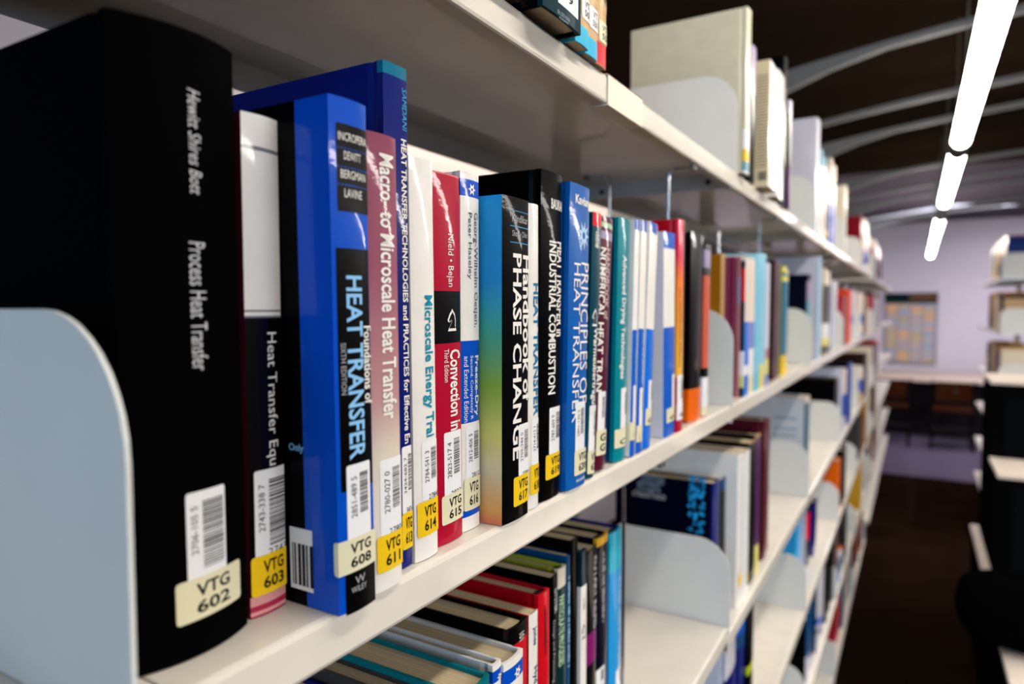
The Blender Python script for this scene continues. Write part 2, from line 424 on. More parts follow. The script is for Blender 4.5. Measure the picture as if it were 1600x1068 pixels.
for i, (Y, hh) in enumerate([(3.15, 1), (4.1, 0), (4.65, 1), (6.1, 1), (7.0, 0), (7.6, 1), (8.8, 0), (9.3, 1)]): rib(i + 1, Y, hh)

# ------------------------------------------------------------------ library racks
JOINT0, BAY = 1.065, 0.91
LEVELS = (1.805, 1.4512, 1.09, 0.777, 0.469, 0.16)
def shelf_mesh(y0, y1, z, D=.25):
    m = MB(); t = .0016; L = .0245; g = .0006
    y0 += g; y1 -= g
    # folded tray: plate, front lip with a soft edge, return flange, rear lip, end flanges
    prof = [(-D, z - L), (-D, z), (-.003, z), (-.0008, z - .0008), (0, z - .003), (0, z - L + .0025), (-.0008, z - L + .0006), (-.0025, z - L), (-.014, z - L), (-.014, z - L + t), (-t - .001, z - L + t), (-t - .001, z - t), (-D + t, z - t), (-D + t, z - L)]
    n = len(prof)
    m.add([(p[0], y0, p[1]) for p in prof] + [(p[0], y1, p[1]) for p in prof], [(i, i + n, (i + 1) % n + n, (i + 1) % n) for i in range(n)])
    for ya, yb in ((y0, y0 + t), (y1 - t, y1)):
        m.box((-D + t, ya, z - L + .001), (-t - .002, yb, z - t * .5))
    return m
def rack(name, label, bays, xoff=0.0, flip=False, levels=LEVELS, first=None, y_start=0.0, top=1.84):
    r = thing(name, label, 'shelving', (xoff, y_start, 0), (0, 0, PI if flip else 0))
    for b in range(bays):
        ya, yb = b * BAY, (b + 1) * BAY
        if flip: ya, yb = -yb, -ya
        for li, z in enumerate(first if (first and b < 2) else levels):
            sm = shelf_mesh(ya, yb, z)
            s = sm.build('shelf', M_SHELF, r, fix=True)
            if b < 2 and not flip:
                for xx in (-.215, -.04):
                    h = MB(); h.tube([(xx, yb - .0026, z - .0125), (xx, yb - .0022, z - .0125)], .0042, 10)
                    h.build('bolt_hole', M_DARK, s)
    for b in range(bays + 1):
        ya = b * BAY * (-1 if flip else 1)
        m = MB(); m.box((-.30, ya - .02, 0), (-.265, ya + .02, top)); m.build('upright', M_RAIL, r)
        if b and not flip:
            for z in (first if (first and b < 2) else levels):
                m = MB(); m.box((.0003, ya - .004, z - .0235), (.0013, ya + .004, z - .0006)); m.box((-.012, ya - .004, z - .0262), (.0013, ya + .004, z - .0250)); m.build('joint_clip', M_SHELF, r)
    return r
rack('library_rack', 'long cream steel bookshelf row along the left of the aisle', 6, y_start=JOINT0 - 2 * BAY, first=(1.805, 1.4512, 1.104, 0.777, 0.469, 0.16))
RACK_FAR_Y = 5.15
rack('library_rack', 'second cream bookshelf row further along the left side', 4, y_start=RACK_FAR_Y)
rack('library_rack', 'cream bookshelf row on the right side near the end wall', 2, xoff=.71, flip=True, y_start=5.43, top=2.1)

def bookend_mesh(D=.19, H=.148, R=.052):
    pl = [(-D, 0), (.0015, 0), (.0015, H - R)]
    pl += [(.0015 - R + R * math.cos(a), H - R + R * math.sin(a)) for a in [PI / 2 * i / 10 for i in range(1, 11)]]
    pl += [(-D + .01, H), (-D, H - .01)]
    m = MB(); m.prism(pl, 1, -.0009, .0009)
    return m.mesh('plate', M_END)
BE = bookend_mesh()
m = MB(); m.box((-.1945, -.0009, 0), (-.1902, .0018, .138)); BF = m.mesh('back_flange', M_END)
def bookend(Y, z, label, x=0.0, turn=0.0, group=None):
    r = thing('bookend', label, 'bookend', (x, Y, z + .0004), (0, 0, turn), group)
    link('plate', BE, r); link('back_flange', BF, r)
    return r
ORD = ['first', 'second', 'third', 'fourth', 'fifth', 'sixth']
SHELF = ['top shelf', 'middle shelf', 'third shelf', 'fourth shelf', 'fifth shelf', 'bottom shelf']
bookend(.129, 1.4512, 'pale blue grey steel bookend filling the lower left corner', x=.0135)
for k in range(5):
    for li, z in enumerate(LEVELS):
        bookend(JOINT0 + BAY * k + (.0025 if (k, li) == (0, 2) else 0), z, '%s rounded steel bookend along the %s of the near row' % (ORD[k], SHELF[li]))
# sleeve clipped over the top shelf lip
s = thing('label_sleeve', 'cream label sleeve clipped over the top shelf edge', 'label holder', (0, .6135, 1.805))
m = MB(); m.box((.0004, -.044, -.0262), (.0016, .044, .0012)); m.box((-.02, -.044, .0002), (.0016, .044, .0012)); m.build('front_sleeve', paint((232, 220, 200), .4), s)
m = MB(); m.box((-.016, -.044, -.0262), (.0004, .044, -.0250)); m.build('lower_lip', paint((232, 220, 200), .4), s)
# wire bookends hanging from the shelf above
def wire(Y, z_top, z_bot, label, xf=-.037, xr=-.118):
    r = thing('wire_bookend', label, 'bookend', (0, Y, z_top))
    def bend(px_, pz, sx, n=6, R=.008):
        return [(px_ + sx * (R - R * math.cos(a)), 0, pz - R + R * math.sin(a)) for a in [PI / 2 * i / n for i in range(n + 1)]]
    dz = z_bot - z_top
    zt = -.0285
    pts = [(-.002, 0, zt), (xf + .008, 0, zt)] + list(reversed(bend(xf, zt, 1))) + [(xf, 0, dz + .012), (xf - .01, 0, dz + .0045), (xr + .01, 0, dz + .0045), (xr, 0, dz + .012)] + bend(xr, zt, -1) + [(xr - .03, 0, zt)]
    m = MB(); m.tube(pts, .0021, 8); m.build('wire', M_WIRE, r)
    m = MB(); m.box((-.008, -.006, zt - .003), (-.003, .006, zt + .003)); m.build('slider', M_RAIL, r)
    m = MB(); m.box((xr - .036, -.006, zt - .003), (xr - .03, .006, zt + .003)); m.build('slider', M_RAIL, r)
wire(.862, 1.805, 1.4512, 'chrome wire bookend hanging above the white and blue booklets')
wire(1.45, 1.805, 1.4512, 'chrome wire bookend in the second bay above pale blue spines')
wire(.748, 1.4512, 1.104, 'chrome wire bookend at the end of the lower row of books', xf=-.05)

# ------------------------------------------------------------------ readable books
BOOKS = [
 dict(z=1.4512, y0=0.151, y1=0.207, x=-0.02, h=0.262, lean=-0.5, depth=0.2, label='very thick black book with cream VTG 602 label beside nearest bookend', group='textbooks on the middle shelf, first bay', sag=0.007, spine='black', side='black', deco=[('t', 'Hewitt Shires Bott', 0.0003, 0.0062, 0.1954, 0.2384, 'printgrey', 'd', {'it': 0.2}), ('t', 'Process Heat Transfer', -0.0011, 0.0066, 0.1219, 0.1756, 'printgrey', 'd', {}), ('b', -0.0059, 0.0136, 0.0326, 0.0707, 'label', {'n': '2706-105 5', 'big': 1}), ('c', -0.0111, 0.022, 0.0158, 0.0339, 'cream', {'a': 'VTG', 'b': '602'})], rough=0.85, coat=0.0),
 dict(z=1.4512, y0=0.211, y1=0.232, x=-0.028, h=0.239, lean=-0.1, depth=0.17, label='slim book with white upper spine and yellow VTG 603 label', group='textbooks on the middle shelf, first bay', hard=False, sag=0.0016, spine=('c', [(0.0, 'white'), (0.224, 'grey'), (0.2219, 'white'), (0.1469, 'grey'), (0.1463, 'white'), (0.1456, 'grey'), (0.145, 'white'), (0.1442, 'grey'), (0.1436, 'softblack'), (0.0098, 'pink'), (0.0054, 'rosered'), (0.0028, 'pink'), (0.0, 'rosered')]), side='maroon', deco=[('t', 'Heat Transfer Equ', -0.0011, 0.0062, 0.0721, 0.1367, 'white', 'd', {'th': 1}), ('b', -0.0077, 0.0125, 0.0281, 0.0708, 'label', {'n': '2743-338 7', 'big': 1, 'top': '2743'}), ('c', -0.0098, 0.013, 0.0102, 0.0295, 'yellow', {'a': 'VTG', 'b': '603'})]),
 dict(z=1.4512, y0=0.235, y1=0.26, x=0.006, h=0.247, lean=-0.8, depth=0.19, label='blue and black textbook with cream VTG 608 label', group='textbooks on the middle shelf, first bay', hard=False, sag=0.0015, spine='royal', side='softblack', wrap=0.022, deco=[('r', -0.0086, 0.0126, 0.194, 0.2349, 'softblack', 'spine_panel'), ('r', -0.0101, 0.0119, 0.06, 0.1767, 'softblack', 'spine_panel'), ('r', -0.0089, 0.0136, -0.0011, 0.0221, 'softblack', 'spine_panel'), ('r', -0.008, 0.0129, 0.2233, 0.2238, 'royal', 'rule'), ('r', -0.0083, 0.0126, 0.2145, 0.215, 'royal', 'rule'), ('r', -0.0085, 0.0124, 0.2063, 0.2068, 'royal', 'rule'), ('t', 'INCROPERA', -0.0075, 0.0114, 0.227, 0.2309, 'white', 'f', {}), ('t', 'DEWITT', -0.0044, 0.0067, 0.2183, 0.2222, 'white', 'f', {}), ('t', 'BERGMAN', -0.0065, 0.0102, 0.2095, 0.2135, 'white', 'f', {}), ('t', 'LAVINE', -0.0045, 0.0071, 0.2007, 0.2047, 'white', 'f', {}), ('t', 'HEAT TRANSFER', -0.0049, 0.0058, 0.0747, 0.1638, 'iceblue', 'd', {'bold': 1}), ('t', 'Foundations of', 0.0063, 0.0126, 0.1004, 0.1393, 'white', 'd', {'bold': 1}), ('t', 'SIXTH EDITION', -0.0087, -0.0057, 0.1069, 0.1317, 'greytext', 'd', {}), ('b', -0.007, 0.0094, 0.0348, 0.0723, 'label', {'n': '2851-489 5'}), ('c', -0.0152, 0.0141, 0.0193, 0.0361, 'cream', {'a': 'VTG', 'b': '608'}), ('t', 'W', -0.003, 0.0038, 0.0127, 0.0165, 'greytext', 'f', {}), ('t', 'WILEY', -0.0055, 0.0047, 0.0088, 0.0117, 'greytext', 'f', {})], sides=[('r', '', -0.0346, -0.0187, 0.0078, 0.0391, 'label'), ('t', 'Only', -0.0333, -0.0229, 0.0768, 0.0816, 'iceblue'), ('k', '', -0.0328, -0.0201, 0.0101, 0.0313, 'ink')]),
 dict(z=1.4512, y0=0.262, y1=0.285, x=0.003, h=0.237, lean=-0.6, depth=0.17, label='mauve to cream faded book with yellow VTG 611 label', group='textbooks on the middle shelf, first bay', sag=0.0016, spine=('g', [(0.236, 'mauve'), (0.1689, 'mauve2'), (0.1022, 'mauve3'), (0.0684, 'cream2'), (0.0, 'white')]), side='mauve', deco=[('t', 'Macro- to Microscale Heat Transfer', -0.0034, 0.0079, 0.0901, 0.2272, 'white', 'd', {'bold': 1}), ('b', -0.0062, 0.012, 0.0283, 0.0693, 'label', {'n': '2780-027 0', 'top': '2780'}), ('c', -0.0088, 0.0135, 0.0098, 0.0294, 'yellow', {'a': 'VTG', 'b': '611'})]),
 dict(z=1.4512, y0=0.2865, y1=0.3062, x=-0.008, h=0.281, lean=-0.4, depth=0.215, label='tall dark blue book with yellow VTG 613 label', group='textbooks on the middle shelf, first bay', sag=0.0006, spine=('c', [(0.0, 'teal2'), (0.2741, 'navyblue'), (0.012, 'teal2'), (0.009, 'navyblue')]), side='navyblue', deco=[('t', 'SAMDANI', 0.0048, 0.0089, 0.2466, 0.2698, 'cyanprint', 'd', {'it': 0.15}), ('t', 'HEAT TRANSFER TECHNOLOGIES and PRACTICES for Effective En', 0.0034, 0.0083, 0.0714, 0.2419, 'white', 'd', {'bold': 1}), ('b', 0.001, 0.0114, 0.0311, 0.0698, 'label', {'n': '3424-682 7', 'top': '3424'}), ('c', 0.0004, 0.0114, 0.0106, 0.0317, 'yellow', {'a': 'VTG', 'b': '613'})]),
 dict(z=1.4512, y0=0.3078, y1=0.3295, x=-0.006, h=0.234, lean=-0.9, depth=0.17, label='white book with teal lettering and yellow VTG 614 label', group='textbooks on the middle shelf, first bay', sag=0.0016, spine='white', side='white', deco=[('t', 'Microscale Energy Trai', -0.003, 0.0076, 0.0722, 0.1557, 'tealprint', 'd', {'bold': 1}), ('b', -0.0049, 0.0115, 0.0351, 0.0699, 'label', {'n': '2784-541 3', 'top': '2784'}), ('c', -0.0089, 0.0121, 0.0141, 0.0348, 'yellow', {'a': 'VTG', 'b': '614'})]),
 dict(z=1.4512, y0=0.333, y1=0.363, x=-0.011, h=0.231, lean=-0.6, depth=0.17, label='crimson book with black band and cream VTG 615 label', group='textbooks on the middle shelf, first bay', sag=0.0016, spine=('c', [(0.0, 'wornpink'), (0.2294, 'crimson'), (0.1586, 'softblack'), (0.1259, 'crimson')]), side='crimson', deco=[('t', 'Nield • Bejan', -0.0019, 0.0059, 0.1614, 0.1943, 'white', 'd', {}), ('t', 'Convection in', 0.0007, 0.0128, 0.0708, 0.1222, 'white', 'd', {'bold': 1}), ('t', 'Third Edition', -0.0049, -0.0004, 0.1021, 0.1228, 'white', 'd', {}), ('t', '♞', -0.0025, 0.0093, 0.1338, 0.1478, 'white', 'hs', {}), ('b', -0.0059, 0.0137, 0.0287, 0.0704, 'label', {'n': '2823-517 4', 'top': '2823'}), ('c', -0.0087, 0.018, 0.0124, 0.0309, 'cream', {'a': 'VTG', 'b': '615'})]),
 dict(z=1.4512, y0=0.366, y1=0.3875, x=-0.014, h=0.237, depth=0.17, label='white book with royal blue bands and pale VTG 616 label', group='textbooks on the middle shelf, first bay', sag=0.0014, spine=('c', [(0.0, 'white'), (0.232, 'royal'), (0.2207, 'white'), (0.1263, 'royal'), (0.0714, 'white'), (0.0132, 'royal'), (0.0089, 'white')]), side='white', deco=[('t', '*', -0.0038, 0.0047, 0.222, 0.2304, 'white', 'fl', {}), ('t', 'Georg-Wilhelm Oetjen,', 0.0014, 0.0078, 0.1355, 0.2117, 'greytext2', 'd', {'th': 1}), ('t', 'Peter Haseley', -0.0049, 0.0003, 0.1673, 0.2109, 'greytext2', 'd', {'th': 1}), ('t', 'Freeze-Dry', 0.0022, 0.0084, 0.0759, 0.1166, 'white', 'd', {'bold': 1}), ('t', 'Second, Completely R', -0.0027, 0.0013, 0.0741, 0.1169, 'white', 'd', {}), ('t', 'and Extended Edition', -0.0081, -0.0038, 0.0731, 0.1168, 'white', 'd', {}), ('b', -0.0065, 0.0106, 0.0349, 0.0704, 'label', {'n': '2812-406 5', 'top': '2812'}), ('c', -0.0084, 0.0113, 0.0134, 0.0351, 'cream', {'a': 'VTG', 'b': '616'})]),
 dict(z=1.4512, y0=0.391, y1=0.427, x=0.002, h=0.224, lean=0.1, depth=0.17, label='black spined book with rainbow cover and yellow VTG 617 label', group='textbooks on the middle shelf, first bay', hard=False, sag=0.0014, spine='softblack', side=('g', [(0.224, 'azure'), (0.1669, 'azure2'), (0.1315, 'sea'), (0.0958, 'leaf'), (0.0599, 'paleyellow'), (0.0373, 'sand'), (0.0101, 'peach'), (0.0, 'coral')]), deco=[('t', 'Kandlikar', -0.0067, 0.0151, 0.2072, 0.2124, 'greytext', 'f', {}), ('t', 'Shoji • Dhir', -0.0067, 0.0151, 0.1962, 0.2015, 'greytext', 'f', {}), ('r', -0.009, 0.0175, 0.2146, 0.215, 'cyanprint', 'rule'), ('r', -0.009, 0.0176, 0.204, 0.2045, 'cyanprint', 'rule'), ('r', -0.009, 0.0176, 0.193, 0.1935, 'cyanprint', 'rule'), ('t', 'PHASE CHANGE', -0.0058, 0.0057, 0.0428, 0.1858, 'white', 'd', {'bold': 1}), ('t', 'Handbook of', 0.0076, 0.0199, 0.0816, 0.1854, 'white', 'd', {'bold': 1}), ('b', 0.0021, 0.0193, 0.0288, 0.0665, 'label', {'n': '2709-344 0', 'top': '2709'}), ('c', -0.0048, 0.0213, 0.0097, 0.0304, 'yellow', {'a': 'VTG', 'b': '617'})]),
 dict(z=1.4512, y0=0.432, y1=0.4495, x=-0.001, h=0.224, lean=-0.2, depth=0.16, label='slim white book with blue lettering and yellow VTG 618 label', group='textbooks on the middle shelf, first bay', hard=False, sag=0.002, spine='white', side='white', deco=[('t', 'HEAT TRANSFER', -0.0023, 0.0061, 0.0687, 0.1666, 'bluetext', 'd', {'bold': 1}), ('b', -0.0045, 0.0101, 0.0324, 0.0664, 'label', {'n': '2714-412 1'}), ('c', -0.0059, 0.0106, 0.0104, 0.0325, 'yellow', {'a': 'VTG', 'b': '618'})]),
 dict(z=1.4512, y0=0.451, y1=0.485, x=-0.002, h=0.252, lean=0.8, depth=0.19, label='tall glossy black book with yellow VTG 619 label', group='textbooks on the middle shelf, first bay', sag=0.0016, spine='black2', side='black2', deco=[('t', 'BAUKAL', -0.0035, 0.0182, 0.224, 0.2319, 'white', 'f', {'bold': 1}), ('t', 'HEAT TRANSFER in', 0.0069, 0.0208, 0.126, 0.2, 'white', 'd', {'bold': 1}), ('t', 'INDUSTRIAL COMBUSTION', -0.0058, 0.0061, 0.0815, 0.1996, 'white', 'd', {'bold': 1}), ('b', -0.0032, 0.0198, 0.0333, 0.0709, 'label', {'n': '2787-609 9'}), ('c', -0.0084, 0.0228, 0.0155, 0.0348, 'yellow', {'a': 'VTG', 'b': '619'})]),
 dict(z=1.4512, y0=0.489, y1=0.526, x=0.002, h=0.248, lean=1.5, depth=0.19, label='bright blue hardback with white burst and pale VTG 620 label', group='textbooks on the middle shelf, first bay', sag=0.0014, spine='blue620', side='blue620', deco=[('t', 'Kaviany', -0.0104, 0.0191, 0.2298, 0.2396, 'white', 'f', {'bold': 1}), ('t', '*', -0.0064, 0.0172, 0.1954, 0.22, 'paleblue', 'fl', {'n': 9}), ('t', 'PRINCIPLES OF', 0.0012, 0.0181, 0.0687, 0.1856, 'white', 'd', {}), ('t', 'HEAT TRANSFER', -0.0109, 0.0002, 0.0544, 0.1844, 'white', 'd', {}), ('b', -0.0044, 0.0151, 0.0298, 0.0706, 'label', {'n': '2801-120 2'}), ('c', -0.0057, 0.0239, 0.01, 0.0306, 'cream', {'a': 'VTG', 'b': '620'}), ('t', '~', -0.0017, 0.0176, 0.0043, 0.007, 'white', 'f', {})]),
 dict(z=1.4512, y0=0.5335, y1=0.5525, x=-0.001, h=0.231, lean=3.7, depth=0.16, label='thin dark teal book with red top and Warmeubertragung lettering', group='textbooks on the middle shelf, first bay', hard=False, sag=0.002, spine=('c', [(0.0, 'red'), (0.2186, 'darkteal')]), side='darkteal', deco=[('t', '~', -0.0058, 0.0008, 0.2003, 0.2147, 'white', 'd', {}), ('t', '♞', -0.0075, 0.0023, 0.1321, 0.1477, 'white', 'hs', {}), ('t', 'Warmeubertragung', -0.0057, 0.0037, 0.0549, 0.1309, 'white', 'd', {'bold': 1}), ('b', -0.0062, 0.0103, 0.0225, 0.063, 'label', {'n': ''}), ('c', -0.0069, 0.0127, 0.0035, 0.0238, 'cream', {'a': 'VT', 'b': '62'})]),
 dict(z=1.4512, y0=0.561, y1=0.5855, x=-0.005, h=0.231, lean=3.9, depth=0.16, label='maroon handbook with numerical heat lettering and patterned top', group='textbooks on the middle shelf, first bay', sag=0.0014, spine=('c', [(0.0, 'maroon'), (0.2253, 'palegreen'), (0.2206, 'maroon'), (0.2171, 'lilac'), (0.21, 'maroon')]), side='maroon', deco=[('t', 'HANDBOOK of', -0.0048, 0.005, 0.1373, 0.2025, 'rosegrey', 'd', {'bold': 1}), ('t', 'NUMERICAL HEAT TRAN', -0.0146, -0.0038, 0.0716, 0.2023, 'white', 'd', {'bold': 1}), ('b', -0.0091, 0.0063, 0.0352, 0.0716, 'label', {'n': ''}), ('c', -0.0105, 0.0143, 0.0135, 0.0365, 'cream', {'a': 'G', 'b': 'G'})]),
 dict(z=1.4512, y0=0.606, y1=0.636, x=-0.004, h=0.234, lean=2.1, depth=0.18, label='teal green spined book with deep blue cover and white lettering', group='textbooks on the middle shelf, first bay', sag=0.002, spine='teal623', side='blue623', deco=[('t', 'Advanced Drying Technologies', -0.0086, 0.0034, 0.0793, 0.1985, 'white', 'd', {'bold': 1}), ('b', -0.0033, 0.0189, 0.031, 0.0703, 'label', {'n': ''}), ('c', -0.014, 0.0207, 0.0127, 0.0309, 'cream', {'a': '', 'b': 'C'})]),
 dict(z=1.4512, y0=0.638, y1=0.6518, x=-0.001, h=0.236, lean=2.5, depth=0.17, label='white and blue booklet directly right of the teal green book', group='white and blue booklets', hard=False, sag=0.001, spine=('c', [(0.0, 'royal2'), (0.2253, 'white'), (0.1256, 'blue624')]), side='white', deco=[('t', '~', 0.0014, 0.0113, 0.0719, 0.1237, 'paleblue', 'd', {}), ('b', -0.0025, 0.0128, 0.0318, 0.071, 'label', {'n': ''}), ('c', -0.016, 0.0147, 0.0163, 0.0343, 'cream', {'a': '', 'b': '1'})]),
 dict(z=1.4512, y0=0.6545, y1=0.672, x=-0.001, h=0.237, lean=2.8, depth=0.17, label='white and blue booklet in the middle of three alike', group='white and blue booklets', hard=False, sag=0.001, spine=('c', [(0.0, 'royal2'), (0.2258, 'white'), (0.1263, 'blue624')]), side='white', deco=[('t', '~', 0.0011, 0.0116, 0.07, 0.1231, 'paleblue', 'd', {}), ('b', -0.0026, 0.0115, 0.028, 0.0665, 'label', {'n': ''}), ('c', -0.0079, 0.0156, 0.0112, 0.0285, 'cream', {'a': '', 'b': '1'})]),
 dict(z=1.4512, y0=0.6735, y1=0.698, x=-0.001, h=0.238, lean=4.6, depth=0.17, label='white and bright blue booklet leaning, rightmost of three alike', group='white and blue booklets', hard=False, sag=0.001, spine=('c', [(0.0, 'royal2'), (0.2265, 'white'), (0.1246, 'blue626')]), side='white', deco=[('b', -0.0006, 0.0167, 0.0402, 0.0717, 'label', {'n': ''}), ('c', -0.0071, 0.0193, 0.0242, 0.042, 'cream', {'a': '', 'b': '63'})]),
 dict(z=1.4512, y0=0.752, y1=0.793, x=-0.004, h=0.234, lean=-1.2, depth=0.18, label='wide white paperback with blue lower spine beside red book', group='textbooks on the middle shelf, first bay', hard=False, sag=0.001, spine=('c', [(0.0, 'blue624'), (0.2157, 'white'), (0.1256, 'blue624')]), side='lavender', deco=[('b', 0.0099, 0.0298, 0.0255, 0.07, 'label', {'n': ''}), ('c', -0.0111, 0.0303, 0.0155, 0.0322, 'cream', {'a': '', 'b': '6'})]),
 dict(z=1.4512, y0=0.796, y1=0.82, x=-0.002, h=0.253, lean=-0.3, depth=0.2, label='red and orange tall book behind the wide white paperback', group='textbooks on the middle shelf, first bay', sag=0.0014, spine=('g', [(0.2513, 'redpink'), (0.2104, 'redpink'), (0.18, 'orange2'), (0.0881, 'amber'), (0.0688, 'amber'), (0.0634, 'redpink2'), (0.0005, 'crimson')]), side='crimson2', deco=[('t', '~', -0.0072, 0.0016, 0.0767, 0.1723, 'orangetext', 'd', {}), ('b', -0.0103, 0.0107, 0.0249, 0.0683, 'label', {'n': ''}), ('c', -0.0114, 0.0152, 0.014, 0.0343, 'label', {'a': '', 'b': '4'})]),
 dict(z=1.4512, y0=0.868, y1=0.925, x=-0.008, h=0.245, lean=1.2, depth=0.19, label='thick black book with vivid orange foot near the bookend', group='textbooks on the middle shelf, first bay', sag=0.002, spine=('c', [(0.0, 'black2'), (0.0417, 'orange')]), side=('c', [(0.0, 'black2'), (0.0417, 'orange')])),
 dict(z=1.4512, y0=0.928, y1=0.957, x=-0.006, h=0.235, lean=1.2, depth=0.17, label='narrow book with mottled orange and grey spine beside the bookend', group='textbooks on the middle shelf, first bay', sag=0.002, spine=('c', [(0.0, 'greydark'), (0.2265, 'lilac'), (0.202, 'greydark'), (0.1915, 'coral2'), (0.0658, 'softblack'), (0.0525, 'label'), (0.0127, 'cream'), (0.0, 'coral2')]), side='softblack'),
 dict(z=1.104, y0=0.3045, y1=0.3358, x=-0.01, h=0.2314, depth=0.19, label='navy edged book lowest at the bottom edge of the picture', group='books seen from above on the shelf below', sag=0.0018, spine='navyblue', side='navyblue'),
 dict(z=1.104, y0=0.3386, y1=0.3583, x=-0.01, h=0.239, depth=0.19, label='grey edged book just left of the two teal boards', group='books seen from above on the shelf below', sag=0.0012, spine='greydark', side='greydark'),
 dict(z=1.104, y0=0.3563, y1=0.3881, x=-0.006, h=0.2433, depth=0.19, label='teal hardback with wide page block near the bottom edge', group='books seen from above on the shelf below', sag=0.0018, spine='teal3', side='teal3'),
 dict(z=1.104, y0=0.3969, y1=0.4081, x=-0.01, h=0.2439, depth=0.19, label='white hardback with blue emblem band next to teal hardback', group='books seen from above on the shelf below', sag=0.0007, spine=('c', [(0.0, 'white'), (0.239, 'royal'), (0.2297, 'white')]), side='greywhite', deco=[('t', '*', -0.0013, 0.0067, 0.23, 0.236, 'white', 'fl', {})]),
 dict(z=1.104, y0=0.4085, y1=0.4364, x=-0.007, h=0.2398, depth=0.19, label='white hardback with blue emblem band and green bookmark', group='books seen from above on the shelf below', sag=0.0017, spine=('c', [(0.0, 'white'), (0.2334, 'royal'), (0.2228, 'white')]), side='greywhite', deco=[('t', '*', -0.0021, 0.0082, 0.2225, 0.2322, 'white', 'fl', {})]),
 dict(z=1.104, y0=0.4382, y1=0.4682, x=-0.0215, h=0.2483, depth=0.2, label='black and red hardback with worn white corner', group='books seen from above on the shelf below', sag=0.0018, spine=('c', [(0.0, 'black2'), (0.2338, 'red')]), side='black2', deco=[('t', '101', -0.0004, 0.0075, 0.2344, 0.2406, 'white', 'd', {})]),
 dict(z=1.104, y0=0.482, y1=0.497, x=-0.028, h=0.242, depth=0.18, label='narrow white spine lettered Jones beside red book', group='books seen from above on the shelf below', hard=False, sag=0.001, spine='white', side='red', deco=[('t', 'Jones', -0.0028, 0.0042, 0.2142, 0.2301, 'navyblue', 'd', {'bold': 1}), ('t', 'Hyd', -0.0027, 0.0061, 0.1808, 0.1952, 'navyblue', 'd', {'bold': 1})]),
 dict(z=1.104, y0=0.508, y1=0.5283, x=-0.033, h=0.2478, depth=0.18, label='bright red hardback with dark lettering under the shelf', group='books seen from above on the shelf below', sag=0.0012, spine='red', side='crimson2', deco=[('t', '~', -0.0017, 0.0033, 0.1922, 0.2365, 'maroon', 'd', {})]),
 dict(z=1.104, y0=0.5398, y1=0.5533, x=-0.038, h=0.2516, depth=0.17, label='black book with slim spine and pale lettering', group='books seen from above on the shelf below', hard=False, sag=0.001, spine='black2', side='black2', deco=[('t', 'LITSTER', -0.0008, 0.0058, 0.2167, 0.239, 'greytext', 'd', {'bold': 1}), ('t', 'Design and Processing', -0.0038, 0.0008, 0.1527, 0.2105, 'greytext', 'd', {})]),
 dict(z=1.104, y0=0.5625, y1=0.5796, x=-0.042, h=0.2506, depth=0.17, label='dark teal book with cream top lettered particulate processes', group='books seen from above on the shelf below', sag=0.001, spine=('c', [(0.0, 'cream2'), (0.2312, 'darkteal2')]), side='olive', deco=[('t', 'PARTICULATE PROCESSES', -0.0068, 0.0031, 0.1563, 0.2241, 'palegreen', 'd', {'bold': 1})]),
 dict(z=1.104, y0=0.5891, y1=0.597, x=-0.046, h=0.2543, depth=0.17, label='thin deep blue book between two black ones', group='books seen from above on the shelf below', hard=False, sag=0.001, spine='blue623', side='blue623', deco=[('t', '~', -0.0016, 0.0026, 0.1406, 0.2341, 'paleblue', 'd', {})]),
 dict(z=1.104, y0=0.6025, y1=0.6189, x=-0.048, h=0.2655, depth=0.18, label='black book with red flecks standing tall in the row', group='books seen from above on the shelf below', hard=False, sag=0.001, spine='softblack', side='softblack'),
 dict(z=1.104, y0=0.6202, y1=0.6343, x=-0.045, h=0.2488, depth=0.17, label='white spine with dark teal top between black books', group='books seen from above on the shelf below', sag=0.0008, spine=('c', [(0.0, 'darkteal2'), (0.2124, 'white')]), side='greywhite', deco=[('t', '2784', -0.0029, 0.0015, 0.1879, 0.2, 'greytext2', 'd', {}), ('t', '♞', -0.0062, 0.004, 0.1576, 0.173, 'greytext2', 'hs', {})]),
 dict(z=1.104, y0=0.6359, y1=0.659, x=-0.045, h=0.2446, depth=0.17, label='black book with tall grey lettering and magenta foot', group='books seen from above on the shelf below', hard=False, sag=0.001, spine=('c', [(0.0, 'black2'), (0.1551, 'magenta'), (0.1219, 'softblack')]), side='black2', deco=[('t', 'ROTARY KILNS', 0.0023, 0.0163, 0.1574, 0.2343, 'greytext', 'd', {'bold': 1})]),
 dict(z=1.104, y0=0.6668, y1=0.6971, x=-0.047, h=0.2478, depth=0.19, label='navy book with mustard yellow top edge', group='books seen from above on the shelf below', sag=0.0018, spine=('c', [(0.0, 'mustard'), (0.2387, 'navydark')]), side='navydark', deco=[('t', '~', -0.0035, 0.0037, 0.1514, 0.2304, 'greytext', 'd', {}), ('b', -0.0154, 0.0037, 0.0807, 0.1031, 'label', {'n': ''})]),
 dict(z=1.104, y0=0.7025, y1=0.7375, x=-0.047, h=0.2431, depth=0.2, label='cyan spined navy hardback at the end of its row', group='books seen from above on the shelf below', sag=0.0018, spine=('c', [(0.0, 'cyan'), (0.1975, 'azure2')]), side='navyblue', deco=[('t', '~', 0.0065, 0.0185, 0.0784, 0.1864, 'paleblue', 'd', {}), ('b', -0.0007, 0.024, 0.0528, 0.0785, 'label', {'n': ''})]),
 dict(z=1.4512, y0=1.1329, y1=1.16, x=-0.034, h=0.2368, depth=0.17, label='ochre brown book behind the first mid-shelf bookend', hard=False, sag=0.001, spine='tan', side='ochre'),
 dict(z=1.4512, y0=1.1622, y1=1.1662, x=-0.02, h=0.2333, depth=0.17, label='plum book beside the ochre brown book', sag=0.0002, spine='plum', side='plum'),
